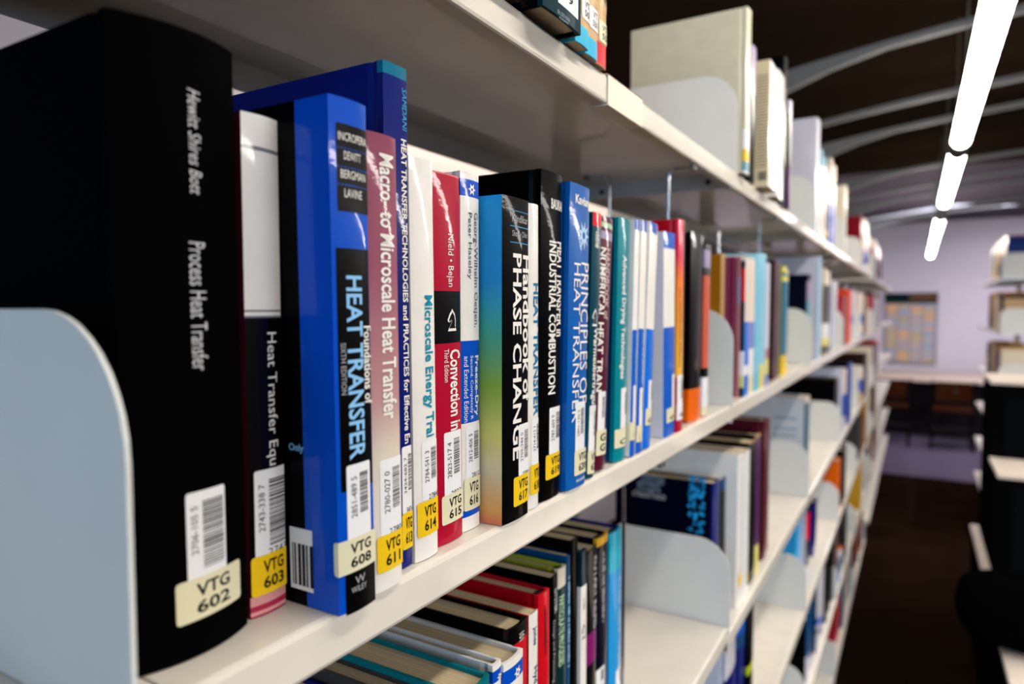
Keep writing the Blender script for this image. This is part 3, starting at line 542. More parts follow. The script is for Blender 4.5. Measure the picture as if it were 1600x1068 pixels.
 dict(z=1.4512, y0=1.1684, y1=1.1724, x=-0.012, h=0.2339, depth=0.17, label='dusty pink book with lavender patch beside plum book', sag=0.0002, spine=('c', [(0.0, 'dustpink'), (0.2007, 'lilac'), (0.1552, 'dustpink')]), side='dustpink'),
 dict(z=1.4512, y0=1.1746, y1=1.1786, x=-0.006, h=0.2271, depth=0.17, label='black spine with bright red block on middle shelf', sag=0.0002, spine=('c', [(0.0, 'darkteal2'), (0.2135, 'brightred'), (0.1584, 'darkteal2')]), side='darkteal2', deco=[('b', -0.0143, 0.0154, 0.0321, 0.0763, 'label', {'n': ''}), ('c', -0.0265, 0.0177, 0.0154, 0.0349, 'palegreen2', {'a': '', 'b': ''})]),
 dict(z=1.4512, y0=1.1808, y1=1.2167, x=-0.006, h=0.234, depth=0.17, label='cream and blue booklet directly right of the red block spine', hard=False, sag=0.001, spine=('c', [(0.0, 'aqua'), (0.2296, 'blush'), (0.125, 'blue626'), (0.051, 'label'), (0.0347, 'blue626')]), side='blush'),
 dict(z=1.4512, y0=1.2201, y1=1.2623, x=-0.006, h=0.2391, depth=0.17, label='cream and blue booklet left of the pale blue pair', hard=False, sag=0.001, spine=('c', [(0.0, 'aqua'), (0.2322, 'blush2'), (0.1242, 'periwinkle'), (0.0772, 'label'), (0.0288, 'cream')]), side='blush'),
 dict(z=1.4512, y0=1.2645, y1=1.3063, x=-0.004, h=0.2453, depth=0.17, label='pale blue spine, first of the pale blue pair', sag=0.0018, spine='sky', side='sky'),
 dict(z=1.4512, y0=1.3103, y1=1.3524, x=-0.004, h=0.2484, depth=0.17, label='pale blue spine, second of the pale blue pair', sag=0.0018, spine=('c', [(0.0, 'sky2'), (0.0427, 'paleyellow')]), side='sky'),
 dict(z=1.4512, y0=1.3694, y1=1.4046, x=-0.006, h=0.2346, depth=0.17, label='thin pinkish white spine beside pale blue pair', hard=False, sag=0.001, spine=('c', [(0.0, 'lavender'), (0.0696, 'dustpink'), (0.051, 'paleyellow'), (0.0199, 'periwinkle')]), side='lavender'),
 dict(z=1.4512, y0=1.4859, y1=1.5376, x=-0.012, h=0.2479, depth=0.17, label='very dark maroon book with thick spine on middle shelf, first of two alike', group='alike: very dark maroon book with thick spine on middle shelf', sag=0.0018, spine='darkmaroon', side='softblack'),
 dict(z=1.4512, y0=1.5386, y1=1.5902, x=-0.016, h=0.2419, depth=0.17, label='very dark maroon book with thick spine on middle shelf, second of two alike', group='alike: very dark maroon book with thick spine on middle shelf', sag=0.0018, spine='darkmaroon', side='softblack'),
 dict(z=1.4512, y0=1.6052, y1=1.6509, x=-0.012, h=0.2407, depth=0.17, label='teal spine with two yellow bands at its top, first of two alike', group='alike: teal spine with two yellow bands at its top', sag=0.0018, spine=('c', [(0.0, 'paleyellow2'), (0.2258, 'teal2'), (0.2187, 'paleyellow2'), (0.2073, 'teal2'), (0.0426, 'yellow')]), side='paleyellow2'),
 dict(z=1.4512, y0=1.6519, y1=1.6976, x=-0.016, h=0.2347, depth=0.17, label='teal spine with two yellow bands at its top, second of two alike', group='alike: teal spine with two yellow bands at its top', sag=0.0018, spine=('c', [(0.0, 'paleyellow2'), (0.228, 'teal2'), (0.2206, 'paleyellow2'), (0.2089, 'teal2'), (0.0397, 'yellow')]), side='paleyellow2'),
 dict(z=1.4512, y0=2.0071, y1=2.0786, x=-0.012, h=0.24, depth=0.17, label='navy book behind the second mid-shelf bookend', sag=0.0018, spine=('c', [(0.0, 'navydark'), (0.221, 'lilac'), (0.1682, 'aqua2')]), side='navydark'),
 dict(z=1.4512, y0=2.1604, y1=2.2105, x=-0.004, h=0.2974, depth=0.2, label='tall pale lavender book behind the navy book, first of two alike', group='alike: tall pale lavender book behind the navy book', sag=0.0018, spine='paleblue', side='lavender2'),
 dict(z=1.4512, y0=2.2115, y1=2.2615, x=-0.008, h=0.2914, depth=0.2, label='tall pale lavender book behind the navy book, second of two alike', group='alike: tall pale lavender book behind the navy book', sag=0.0018, spine='paleblue', side='lavender2'),
 dict(z=1.4512, y0=2.3702, y1=2.4287, x=-0.012, h=0.2749, depth=0.17, label='cream topped book with dark grey lower spine, first of four alike', group='alike: cream topped book with dark grey lower spine', sag=0.0018, spine=('c', [(0.0, 'cream3'), (0.2205, 'greydark'), (0.1509, 'greydark'), (0.0995, 'label'), (0.0522, 'paleyellow'), (0.0275, 'greydark')]), side='cream3'),
 dict(z=1.4512, y0=2.4297, y1=2.4883, x=-0.016, h=0.2689, depth=0.17, label='cream topped book with dark grey lower spine, second of four alike', group='alike: cream topped book with dark grey lower spine', sag=0.0018, spine=('c', [(0.0, 'cream3'), (0.2222, 'greydark'), (0.1509, 'greydark'), (0.0983, 'label'), (0.0499, 'paleyellow'), (0.0245, 'greydark')]), side='cream3'),
 dict(z=1.4512, y0=2.4893, y1=2.5478, x=-0.013, h=0.2719, depth=0.17, label='cream topped book with dark grey lower spine, third of four alike', group='alike: cream topped book with dark grey lower spine', sag=0.0018, spine=('c', [(0.0, 'cream3'), (0.2238, 'greydark'), (0.1509, 'greydark'), (0.0972, 'label'), (0.0477, 'paleyellow'), (0.0218, 'greydark')]), side='cream3'),
 dict(z=1.4512, y0=2.5488, y1=2.6074, x=-0.018, h=0.2659, depth=0.17, label='cream topped book with dark grey lower spine, fourth of four alike', group='alike: cream topped book with dark grey lower spine', sag=0.0018, spine=('c', [(0.0, 'cream3'), (0.2256, 'greydark'), (0.151, 'greydark'), (0.096, 'label'), (0.0453, 'paleyellow'), (0.0188, 'greydark')]), side='cream3'),
 dict(z=1.4512, y0=2.6096, y1=2.6671, x=-0.01, h=0.243, depth=0.17, label='lilac white spine right of the cream topped book, first of three alike', group='alike: lilac white spine right of the cream topped book', sag=0.0018, spine='lavender2', side='lavender2'),
 dict(z=1.4512, y0=2.6681, y1=2.7257, x=-0.014, h=0.237, depth=0.17, label='lilac white spine right of the cream topped book, second of three alike', group='alike: lilac white spine right of the cream topped book', sag=0.0018, spine='lavender2', side='lavender2'),
 dict(z=1.4512, y0=2.7267, y1=2.7842, x=-0.011, h=0.24, depth=0.17, label='lilac white spine right of the cream topped book, third of three alike', group='alike: lilac white spine right of the cream topped book', sag=0.0018, spine='lavender2', side='lavender2'),
 dict(z=1.4512, y0=2.8907, y1=2.9388, x=-0.006, h=0.1974, depth=0.17, label='dark red book behind the third mid-shelf bookend, first of three alike', group='alike: dark red book behind the third mid-shelf bookend', sag=0.0018, spine='crimson', side='crimson'),
 dict(z=1.4512, y0=2.9398, y1=2.9879, x=-0.01, h=0.1914, depth=0.17, label='dark red book behind the third mid-shelf bookend, second of three alike', group='alike: dark red book behind the third mid-shelf bookend', sag=0.0018, spine='crimson', side='crimson'),
 dict(z=1.4512, y0=2.9889, y1=3.037, x=-0.007, h=0.1944, depth=0.17, label='dark red book behind the third mid-shelf bookend, third of three alike', group='alike: dark red book behind the third mid-shelf bookend', sag=0.0018, spine='crimson', side='crimson'),
 dict(z=1.4512, y0=3.0524, y1=3.1111, x=-0.006, h=0.1995, depth=0.17, label='thin grey brown spine next to orange spine, first of two alike', group='alike: thin grey brown spine next to orange spine', sag=0.0018, spine='taupe', side='taupe'),
 dict(z=1.4512, y0=3.1121, y1=3.1708, x=-0.01, h=0.1935, depth=0.17, label='thin grey brown spine next to orange spine, second of two alike', group='alike: thin grey brown spine next to orange spine', sag=0.0018, spine='taupe', side='taupe'),
 dict(z=1.4512, y0=3.173, y1=3.2256, x=-0.004, h=0.227, depth=0.17, label='orange red spine far along the middle shelf, first of three alike', group='alike: orange red spine far along the middle shelf', sag=0.0018, spine=('c', [(0.0, 'orangered'), (0.0302, 'orange')]), side='orangered'),
 dict(z=1.4512, y0=3.2266, y1=3.2792, x=-0.008, h=0.221, depth=0.17, label='orange red spine far along the middle shelf, second of three alike', group='alike: orange red spine far along the middle shelf', sag=0.0018, spine=('c', [(0.0, 'orangered'), (0.0282, 'orange')]), side='orangered'),
 dict(z=1.4512, y0=3.2802, y1=3.3327, x=-0.005, h=0.224, depth=0.17, label='orange red spine far along the middle shelf, third of three alike', group='alike: orange red spine far along the middle shelf', sag=0.0018, spine=('c', [(0.0, 'orangered'), (0.0264, 'orange')]), side='orangered'),
 dict(z=1.4512, y0=3.3527, y1=3.407, x=-0.004, h=0.2265, depth=0.17, label='white spine with blue patch right of orange red spine, first of four alike', group='alike: white spine with blue patch right of orange red spine', sag=0.0018, spine=('c', [(0.0, 'lavender2'), (0.1148, 'periwinkle'), (0.0807, 'lavender2')]), side='lavender2'),
 dict(z=1.4512, y0=3.408, y1=3.4624, x=-0.008, h=0.2205, depth=0.17, label='white spine with blue patch right of orange red spine, second of four alike', group='alike: white spine with blue patch right of orange red spine', sag=0.0018, spine=('c', [(0.0, 'lavender2'), (0.1142, 'periwinkle'), (0.0796, 'lavender2')]), side='lavender2'),
 dict(z=1.4512, y0=3.4634, y1=3.5177, x=-0.005, h=0.2235, depth=0.17, label='white spine with blue patch right of orange red spine, third of four alike', group='alike: white spine with blue patch right of orange red spine', sag=0.0018, spine=('c', [(0.0, 'lavender2'), (0.1137, 'periwinkle'), (0.0785, 'lavender2')]), side='lavender2'),
 dict(z=1.4512, y0=3.5187, y1=3.5731, x=-0.01, h=0.2175, depth=0.17, label='white spine with blue patch right of orange red spine, fourth of four alike', group='alike: white spine with blue patch right of orange red spine', sag=0.0018, spine=('c', [(0.0, 'lavender2'), (0.1131, 'periwinkle'), (0.0774, 'lavender2')]), side='lavender2'),
 dict(z=1.4512, y0=3.8288, y1=3.8854, x=-0.004, h=0.2276, depth=0.17, label='white spine with royal blue patch behind fourth mid-shelf bookend, first of five alike', group='alike: white spine with royal blue patch behind fourth mid-shelf bookend', sag=0.0018, spine=('c', [(0.0, 'blush'), (0.1134, 'royal2'), (0.0714, 'blush'), (0.0165, 'royal2')]), side='blush'),
 dict(z=1.4512, y0=3.8864, y1=3.9431, x=-0.008, h=0.2216, depth=0.17, label='white spine with royal blue patch behind fourth mid-shelf bookend, second of five alike', group='alike: white spine with royal blue patch behind fourth mid-shelf bookend', sag=0.0018, spine=('c', [(0.0, 'blush'), (0.1128, 'royal2'), (0.0703, 'blush'), (0.0146, 'royal2')]), side='blush'),
 dict(z=1.4512, y0=3.9441, y1=4.0008, x=-0.005, h=0.2246, depth=0.17, label='white spine with royal blue patch behind fourth mid-shelf bookend, third of five alike', group='alike: white spine with royal blue patch behind fourth mid-shelf bookend', sag=0.0018, spine=('c', [(0.0, 'blush'), (0.1123, 'royal2'), (0.0692, 'blush'), (0.0127, 'royal2')]), side='blush'),
 dict(z=1.4512, y0=4.0018, y1=4.0584, x=-0.01, h=0.2186, depth=0.17, label='white spine with royal blue patch behind fourth mid-shelf bookend, fourth of five alike', group='alike: white spine with royal blue patch behind fourth mid-shelf bookend', sag=0.0018, spine=('c', [(0.0, 'blush'), (0.1118, 'royal2'), (0.068, 'blush'), (0.0107, 'royal2')]), side='blush'),
 dict(z=1.4512, y0=4.0594, y1=4.1161, x=-0.004, h=0.2256, depth=0.17, label='white spine with royal blue patch behind fourth mid-shelf bookend, fifth of five alike', group='alike: white spine with royal blue patch behind fourth mid-shelf bookend', sag=0.0018, spine=('c', [(0.0, 'blush'), (0.1113, 'royal2'), (0.067, 'blush'), (0.0089, 'royal2')]), side='blush'),
 dict(z=1.4512, y0=4.1457, y1=4.2083, x=-0.004, h=0.2244, depth=0.17, label='black book near the end of the middle shelf, first of three alike', group='alike: black book near the end of the middle shelf', sag=0.0018, spine='black2', side='black2'),
 dict(z=1.4512, y0=4.2093, y1=4.272, x=-0.008, h=0.2184, depth=0.17, label='black book near the end of the middle shelf, second of three alike', group='alike: black book near the end of the middle shelf', sag=0.0018, spine='black2', side='black2'),
 dict(z=1.4512, y0=4.273, y1=4.3356, x=-0.005, h=0.2214, depth=0.17, label='black book near the end of the middle shelf, third of three alike', group='alike: black book near the end of the middle shelf', sag=0.0018, spine='black2', side='black2'),
 dict(z=1.4512, y0=4.3698, y1=4.4218, x=-0.004, h=0.2172, depth=0.17, label='beige book ending the middle shelf row, first of four alike', group='alike: beige book ending the middle shelf row', sag=0.0018, spine='tan', side='tan'),
 dict(z=1.4512, y0=4.4228, y1=4.4748, x=-0.008, h=0.2112, depth=0.17, label='beige book ending the middle shelf row, second of four alike', group='alike: beige book ending the middle shelf row', sag=0.0018, spine='tan', side='tan'),
 dict(z=1.4512, y0=4.4758, y1=4.5278, x=-0.005, h=0.2142, depth=0.17, label='beige book ending the middle shelf row, third of four alike', group='alike: beige book ending the middle shelf row', sag=0.0018, spine='tan', side='tan'),
 dict(z=1.4512, y0=4.5288, y1=4.5807, x=-0.01, h=0.2082, depth=0.17, label='beige book ending the middle shelf row, fourth of four alike', group='alike: beige book ending the middle shelf row', sag=0.0018, spine='tan', side='tan'),
 dict(z=1.805, y0=0.355, y1=0.416, x=0.008, h=0.24, depth=0.19, label='black book overhanging the top shelf, leftmost of those cut by the frame', sag=0.0014, spine='black2', side='black2', rough=0.5, coat=0.04),
 dict(z=1.805, y0=0.4185, y1=0.4795, x=0.018, h=0.25, depth=0.19, label='dark teal book with white barcode overhanging the top shelf edge', sag=0.0014, spine='darkteal2', side='black2', deco=[('r', -0.0099, 0.0241, 0.0092, 0.0348, 'label', 'barcode_label'), ('t', '19', -0.0021, 0.0142, 0.0142, 0.0205, 'softblack', 'f', {'bold': 1}), ('t', 'ELSEVIER', -0.0108, 0.0086, 0.0012, 0.0039, 'greyblue', 'f', {}), ('t', 'ACADEMIC', -0.0089, 0.0064, -0.0015, 0.0003, 'greyblue', 'f', {})], rough=0.5, coat=0.04),
 dict(z=1.805, y0=0.486, y1=0.5105, x=0.01, h=0.235, depth=0.17, label='tan and cyan book lettered VT 50, leftmost tan book on top shelf', hard=False, sag=0.001, spine=('c', [(0.0, 'tan'), (0.0146, 'cyan2')]), side='cyan2', deco=[('c', -0.0028, 0.015, 0.021, 0.0381, 'label', {'a': 'VT', 'b': '50'})], rough=0.5, coat=0.04),
 dict(z=1.805, y0=0.5125, y1=0.5365, x=0.006, h=0.235, depth=0.17, label='tan and cyan book lettered VT 550 beside the red footed one', hard=False, sag=0.001, spine=('c', [(0.0, 'tan'), (0.0142, 'cyan2')]), side='cyan2', deco=[('b', -0.0044, 0.013, 0.0421, 0.0624, 'tan', {'n': ''}), ('c', -0.0053, 0.0146, 0.0226, 0.04, 'label', {'a': 'VT', 'b': '550'})], rough=0.5, coat=0.04),
 dict(z=1.805, y0=0.5385, y1=0.56, x=0.004, h=0.235, depth=0.17, label='tan book with red foot lettered VT 55 on the top shelf', hard=False, sag=0.001, spine=('c', [(0.0, 'tan'), (0.0185, 'red3'), (0.0, 'orangetan')]), side='red3', deco=[('b', -0.0049, 0.012, 0.0471, 0.0698, 'tan', {'n': ''}), ('c', -0.0057, 0.014, 0.0205, 0.0376, 'cream', {'a': 'VT', 'b': '55'})], rough=0.5, coat=0.04),
 dict(z=1.805, y0=1.0817, y1=1.1132, x=0.012, h=0.2465, depth=0.185, label='large cream linen book standing behind top shelf bookend', sag=0.0018, spine=('c', [(0.0, 'linen'), (0.0652, 'label'), (0.0352, 'yellow'), (0.0168, 'aqua2'), (0.0022, 'label')]), side='linen'),
 dict(z=1.805, y0=1.1605, y1=1.1945, x=0.004, h=0.2178, depth=0.17, label='thin dark book pressed against the large cream book', sag=0.0018, spine=('c', [(0.0, 'lilac'), (0.1405, 'black2')]), side='black2'),
 dict(z=1.805, y0=1.2217, y1=1.2954, x=0.02, h=0.2102, depth=0.17, label='cream booklet with printed back cover on top shelf', hard=False, sag=0.001, spine='white', side='newsprint', sides=[('l', '', -0.0213, -0.0017, 0.0319, 0.1855, 'inkbrown'), ('k', '', -0.0177, -0.0053, 0.0105, 0.0256, 'ink')]),
 dict(z=1.805, y0=1.3363, y1=1.4035, x=0.014, h=0.2295, depth=0.17, label='slim white book beside the booklet with printed back', hard=False, sag=0.001, spine='white', side='white'),
 dict(z=1.805, y0=1.4661, y1=1.4993, x=0.004, h=0.2952, depth=0.2, label='tall black book rising behind the white ones on top', sag=0.0018, spine=('c', [(0.0, 'black2'), (0.1698, 'greydark')]), side='black2'),
 dict(z=1.805, y0=1.5015, y1=1.531, x=0.01, h=0.2168, depth=0.17, label='dark purple spine at the end of first top bay', sag=0.0018, spine=('c', [(0.0, 'lilac'), (0.1897, 'greydark'), (0.0832, 'plum2')]), side='greydark'),
 dict(z=1.805, y0=1.9837, y1=2.0501, x=0.004, h=0.2976, depth=0.185, label='pale grey book standing tall behind second top bookend', sag=0.0018, spine='lavender2', side='lavender2'),
 dict(z=1.805, y0=2.1531, y1=2.1993, x=-0.004, h=0.2492, depth=0.17, label='white spine with teal top on the top shelf, first of three alike', group='alike: white spine with teal top on the top shelf', sag=0.0018, spine=('c', [(0.0, 'aqua2'), (0.1998, 'blush'), (0.0197, 'label')]), side='white'),
 dict(z=1.805, y0=2.2003, y1=2.2466, x=-0.008, h=0.2432, depth=0.17, label='white spine with teal top on the top shelf, second of three alike', group='alike: white spine with teal top on the top shelf', sag=0.0018, spine=('c', [(0.0, 'aqua2'), (0.2085, 'blush'), (0.0245, 'label')]), side='white'),
 dict(z=1.805, y0=2.2476, y1=2.2938, x=-0.005, h=0.2462, depth=0.17, label='white spine with teal top on the top shelf, third of three alike', group='alike: white spine with teal top on the top shelf', sag=0.0018, spine=('c', [(0.0, 'aqua2'), (0.2164, 'blush'), (0.0289, 'label')]), side='white'),
 dict(z=1.805, y0=2.3055, y1=2.3527, x=-0.004, h=0.2571, depth=0.17, label='narrow black spine on the top shelf, first of two alike', group='alike: narrow black spine on the top shelf', sag=0.0018, spine=('c', [(0.0, 'black2'), (0.0305, 'yellow'), (0.0148, 'black2')]), side='black2'),
 dict(z=1.805, y0=2.3537, y1=2.4009, x=-0.008, h=0.2511, depth=0.17, label='narrow black spine on the top shelf, second of two alike', group='alike: narrow black spine on the top shelf', sag=0.0018, spine=('c', [(0.0, 'black2'), (0.0354, 'yellow'), (0.0193, 'black2')]), side='black2'),
 dict(z=1.805, y0=2.4144, y1=2.469, x=-0.004, h=0.2725, depth=0.17, label='white spine with blue lower half on top shelf, first of three alike', group='alike: white spine with blue lower half on top shelf', sag=0.0018, spine=('c', [(0.0, 'blush'), (0.1275, 'periwinkle2')]), side='blush'),
 dict(z=1.805, y0=2.47, y1=2.5246, x=-0.008, h=0.2665, depth=0.17, label='white spine with blue lower half on top shelf, second of three alike', group='alike: white spine with blue lower half on top shelf', sag=0.0018, spine=('c', [(0.0, 'blush'), (0.135, 'periwinkle2')]), side='blush'),
 dict(z=1.805, y0=2.5256, y1=2.5801, x=-0.005, h=0.2695, depth=0.17, label='white spine with blue lower half on top shelf, third of three alike', group='alike: white spine with blue lower half on top shelf', sag=0.0018, spine=('c', [(0.0, 'blush'), (0.1419, 'periwinkle2')]), side='blush'),
 dict(z=1.805, y0=2.8917, y1=2.9402, x=0.0, h=0.2598, depth=0.19, label='large beige book behind third top bookend, first of two alike', group='alike: large beige book behind third top bookend', sag=0.0018, spine='cream3', side='cream3'),
 dict(z=1.805, y0=2.9412, y1=2.9898, x=-0.004, h=0.2538, depth=0.19, label='large beige book behind third top bookend, second of two alike', group='alike: large beige book behind third top bookend', sag=0.0018, spine='cream3', side='cream3'),
 dict(z=1.805, y0=3.8132, y1=3.8707, x=-0.004, h=0.2508, depth=0.19, label='dark red book behind fourth top bookend, first of four alike', group='alike: dark red book behind fourth top bookend', sag=0.0018, spine='crimson3', side='crimson3'),
 dict(z=1.805, y0=3.8717, y1=3.9292, x=-0.008, h=0.2448, depth=0.19, label='dark red book behind fourth top bookend, second of four alike', group='alike: dark red book behind fourth top bookend', sag=0.0018, spine='crimson3', side='crimson3'),
 dict(z=1.805, y0=3.9302, y1=3.9878, x=-0.005, h=0.2478, depth=0.19, label='dark red book behind fourth top bookend, third of four alike', group='alike: dark red book behind fourth top bookend', sag=0.0018, spine='crimson3', side='crimson3'),
 dict(z=1.805, y0=3.9888, y1=4.0463, x=-0.01, h=0.2418, depth=0.19, label='dark red book behind fourth top bookend, fourth of four alike', group='alike: dark red book behind fourth top bookend', sag=0.0018, spine='crimson3', side='crimson3'),
 dict(z=1.805, y0=4.0787, y1=4.1312, x=-0.004, h=0.2655, depth=0.17, label='white and blue spine beside dark red book on top, first of five alike', group='alike: white and blue spine beside dark red book on top', sag=0.0018, spine=('c', [(0.0, 'blush'), (0.0947, 'royal2'), (0.0302, 'lavender2')]), side='blush'),
 dict(z=1.805, y0=4.1322, y1=4.1848, x=-0.008, h=0.2595, depth=0.17, label='white and blue spine beside dark red book on top, second of five alike', group='alike: white and blue spine beside dark red book on top', sag=0.0018, spine=('c', [(0.0, 'blush'), (0.0986, 'royal2'), (0.0333, 'lavender2')]), side='blush'),
 dict(z=1.805, y0=4.1858, y1=4.2383, x=-0.005, h=0.2625, depth=0.17, label='white and blue spine beside dark red book on top, third of five alike', group='alike: white and blue spine beside dark red book on top', sag=0.0018, spine=('c', [(0.0, 'blush'), (0.1023, 'royal2'), (0.0361, 'lavender2')]), side='blush'),
 dict(z=1.805, y0=4.2393, y1=4.2919, x=-0.01, h=0.2565, depth=0.17, label='white and blue spine beside dark red book on top, fourth of five alike', group='alike: white and blue spine beside dark red book on top', sag=0.0018, spine=('c', [(0.0, 'blush'), (0.1062, 'royal2'), (0.0393, 'lavender2')]), side='blush'),
 dict(z=1.805, y0=4.2929, y1=4.3455, x=-0.004, h=0.2635, depth=0.17, label='white and blue spine beside dark red book on top, fifth of five alike', group='alike: white and blue spine beside dark red book on top', sag=0.0018, spine=('c', [(0.0, 'blush'), (0.1098, 'royal2'), (0.042, 'lavender2')]), side='blush'),
 dict(z=1.805, y0=4.408, y1=4.468, x=-0.004, h=0.2082, depth=0.17, label='navy black spine ending the top shelf row, first of three alike', group='alike: navy black spine ending the top shelf row', sag=0.0018, spine=('c', [(0.0, 'blush'), (0.1511, 'navydark'), (0.0486, 'cream3')]), side='blush'),
 dict(z=1.805, y0=4.469, y1=4.5289, x=-0.008, h=0.2022, depth=0.17, label='navy black spine ending the top shelf row, second of three alike', group='alike: navy black spine ending the top shelf row', sag=0.0018, spine=('c', [(0.0, 'blush'), (0.156, 'navydark'), (0.0521, 'cream3')]), side='blush'),
 dict(z=1.805, y0=4.5299, y1=4.5899, x=-0.005, h=0.2052, depth=0.17, label='navy black spine ending the top shelf row, third of three alike', group='alike: navy black spine ending the top shelf row', sag=0.0018, spine=('c', [(0.0, 'blush'), (0.1606, 'navydark'), (0.0554, 'cream3')]), side='blush'),
 dict(z=1.09, y0=1.1009, y1=1.1379, x=-0.032, h=0.2273, depth=0.17, label='navy book with pale title on its cover behind lower bookend', sag=0.0018, spine=('c', [(0.0, 'navyblue'), (0.1232, 'softblack')]), side='navydark', sides=[('t', 'DOWNSTREAM', -0.1248, -0.0835, 0.2134, 0.2287, 'greyblue'), ('t', 'PROCESSING', -0.1304, -0.0899, 0.1995, 0.2148, 'greyblue'), ('t', 'of Natural Products', -0.1394, -0.081, 0.1885, 0.2006, 'greytext'), ('m', '', -0.042, -0.0169, 0.1428, 0.2348, 'azure')]),
 dict(z=1.09, y0=1.1401, y1=1.1654, x=-0.028, h=0.2252, depth=0.17, label='black book between navy cover and white books', sag=0.0015, spine=('c', [(0.0, 'blue623'), (0.2063, 'softblack')]), side='label'),
 dict(z=1.09, y0=1.1676, y1=1.1716, x=-0.01, h=0.2647, depth=0.17, label='white spine, first of three white books', hard=False, sag=0.001, spine='label', side='white', deco=[('c', -0.0427, -0.0288, 0.0312, 0.0543, 'yellow', {'a': '', 'b': ''})]),
 dict(z=1.09, y0=1.1738, y1=1.206, x=-0.01, h=0.2644, depth=0.17, label='white spine, middle of three white books', hard=False, sag=0.001, spine='white', side='white', deco=[('c', -0.01, 0.0184, 0.0338, 0.0545, 'yellow', {'a': '', 'b': ''})]),
 dict(z=1.09, y0=1.2093, y1=1.2647, x=-0.01, h=0.2573, depth=0.17, label='white spine, last of three white books', hard=False, sag=0.001, spine='label', side='white', deco=[('c', 0.0156, 0.0416, 0.0134, 0.0354, 'yellow', {'a': '', 'b': ''})]),
 dict(z=1.09, y0=1.2799, y1=1.3379, x=-0.012, h=0.2635, depth=0.17, label='black slim book right of three white books', sag=0.0018, spine=('c', [(0.0, 'tan'), (0.2624, 'black2')]), side='black2'),
 dict(z=1.09, y0=1.341, y1=1.3747, x=-0.012, h=0.2687, depth=0.17, label='thin black and magenta spine on the lower shelf', sag=0.0018, spine=('c', [(0.0, 'tan'), (0.264, 'plum2'), (0.0548, 'paleyellow')]), side='black2'),
 dict(z=1.09, y0=1.4232, y1=1.4653, x=-0.014, h=0.284, depth=0.2, label='maroon hardback leaning at the end of its row, first of two alike', group='alike: maroon hardback leaning at the end of its row', sag=0.0018, spine='maroon2', side='maroon2'),
 dict(z=1.09, y0=1.4663, y1=1.5083, x=-0.018, h=0.278, depth=0.2, label='maroon hardback leaning at the end of its row, second of two alike', group='alike: maroon hardback leaning at the end of its row', sag=0.0018, spine='maroon2', side='maroon2'),
 dict(z=1.09, y0=1.9807, y1=2.0533, x=-0.008, h=0.2677, depth=0.2, label='grey covered book behind the second lower bookend', sag=0.0018, spine=('c', [(0.0, 'blush'), (0.2523, 'tealgrey')]), side='greywhite', sides=[('r', '', -0.0853, -0.026, 0.2069, 0.2122, 'greyblue'), ('r', '', -0.0848, -0.0255, 0.1769, 0.1822, 'greyblue'), ('r', '', -0.0845, -0.0251, 0.1592, 0.1645, 'greyblue')]),
 dict(z=1.09, y0=2.896, y1=2.9428, x=-0.02, h=0.2337, depth=0.2, label='black book behind the third lower bookend, first of three alike', group='alike: black book behind the third lower bookend', sag=0.0018, spine=('c', [(0.0, 'tan'), (0.2337, 'black2')]), side='black2'),
 dict(z=1.09, y0=2.9438, y1=2.9906, x=-0.024, h=0.2277, depth=0.2, label='black book behind the third lower bookend, second of three alike', group='alike: black book behind the third lower bookend', sag=0.0018, spine=('c', [(0.0, 'tan'), (0.2277, 'black2')]), side='black2'),
 dict(z=1.09, y0=2.9916, y1=3.0385, x=-0.021, h=0.2307, depth=0.2, label='black book behind the third lower bookend, third of three alike', group='alike: black book behind the third lower bookend', sag=0.0018, spine=('c', [(0.0, 'tan'), (0.2255, 'black2')]), side='black2'),
 dict(z=1.09, y0=3.0407, y1=3.0913, x=-0.004, h=0.2606, depth=0.17, label='white and blue spine behind the third lower bookend, first of four alike', group='alike: white and blue spine behind the third lower bookend', sag=0.0018, spine=('c', [(0.0, 'blush'), (0.1617, 'royal2'), (0.07, 'lavender2')]), side='lavender'),
 dict(z=1.09, y0=3.0923, y1=3.143, x=-0.008, h=0.2546, depth=0.17, label='white and blue spine behind the third lower bookend, second of four alike', group='alike: white and blue spine behind the third lower bookend', sag=0.0018, spine=('c', [(0.0, 'blush'), (0.1558, 'royal2'), (0.0626, 'lavender2')]), side='lavender'),
 dict(z=1.09, y0=3.144, y1=3.1947, x=-0.005, h=0.2576, depth=0.17, label='white and blue spine behind the third lower bookend, third of four alike', group='alike: white and blue spine behind the third lower bookend', sag=0.0018, spine=('c', [(0.0, 'blush'), (0.1504, 'royal2'), (0.0557, 'lavender2')]), side='lavender'),
 dict(z=1.09, y0=3.1957, y1=3.2463, x=-0.01, h=0.2516, depth=0.17, label='white and blue spine behind the third lower bookend, fourth of four alike', group='alike: white and blue spine behind the third lower bookend', sag=0.0018, spine=('c', [(0.0, 'blush'), (0.1445, 'royal2'), (0.0483, 'lavender2')]), side='lavender'),
 dict(z=1.09, y0=3.3067, y1=3.3599, x=-0.004, h=0.2671, depth=0.2, label='deep blue spine with navy cover on lower shelf, first of four alike', group='alike: deep blue spine with navy cover on lower shelf', sag=0.0018, spine='royal2', side='navydark'),
 dict(z=1.09, y0=3.3609, y1=3.414, x=-0.008, h=0.2611, depth=0.2, label='deep blue spine with navy cover on lower shelf, second of four alike', group='alike: deep blue spine with navy cover on lower shelf', sag=0.0018, spine='royal2', side='navydark'),
 dict(z=1.09, y0=3.415, y1=3.4682, x=-0.005, h=0.2641, depth=0.2, label='deep blue spine with navy cover on lower shelf, third of four alike', group='alike: deep blue spine with navy cover on lower shelf', sag=0.0018, spine='royal2', side='navydark'),
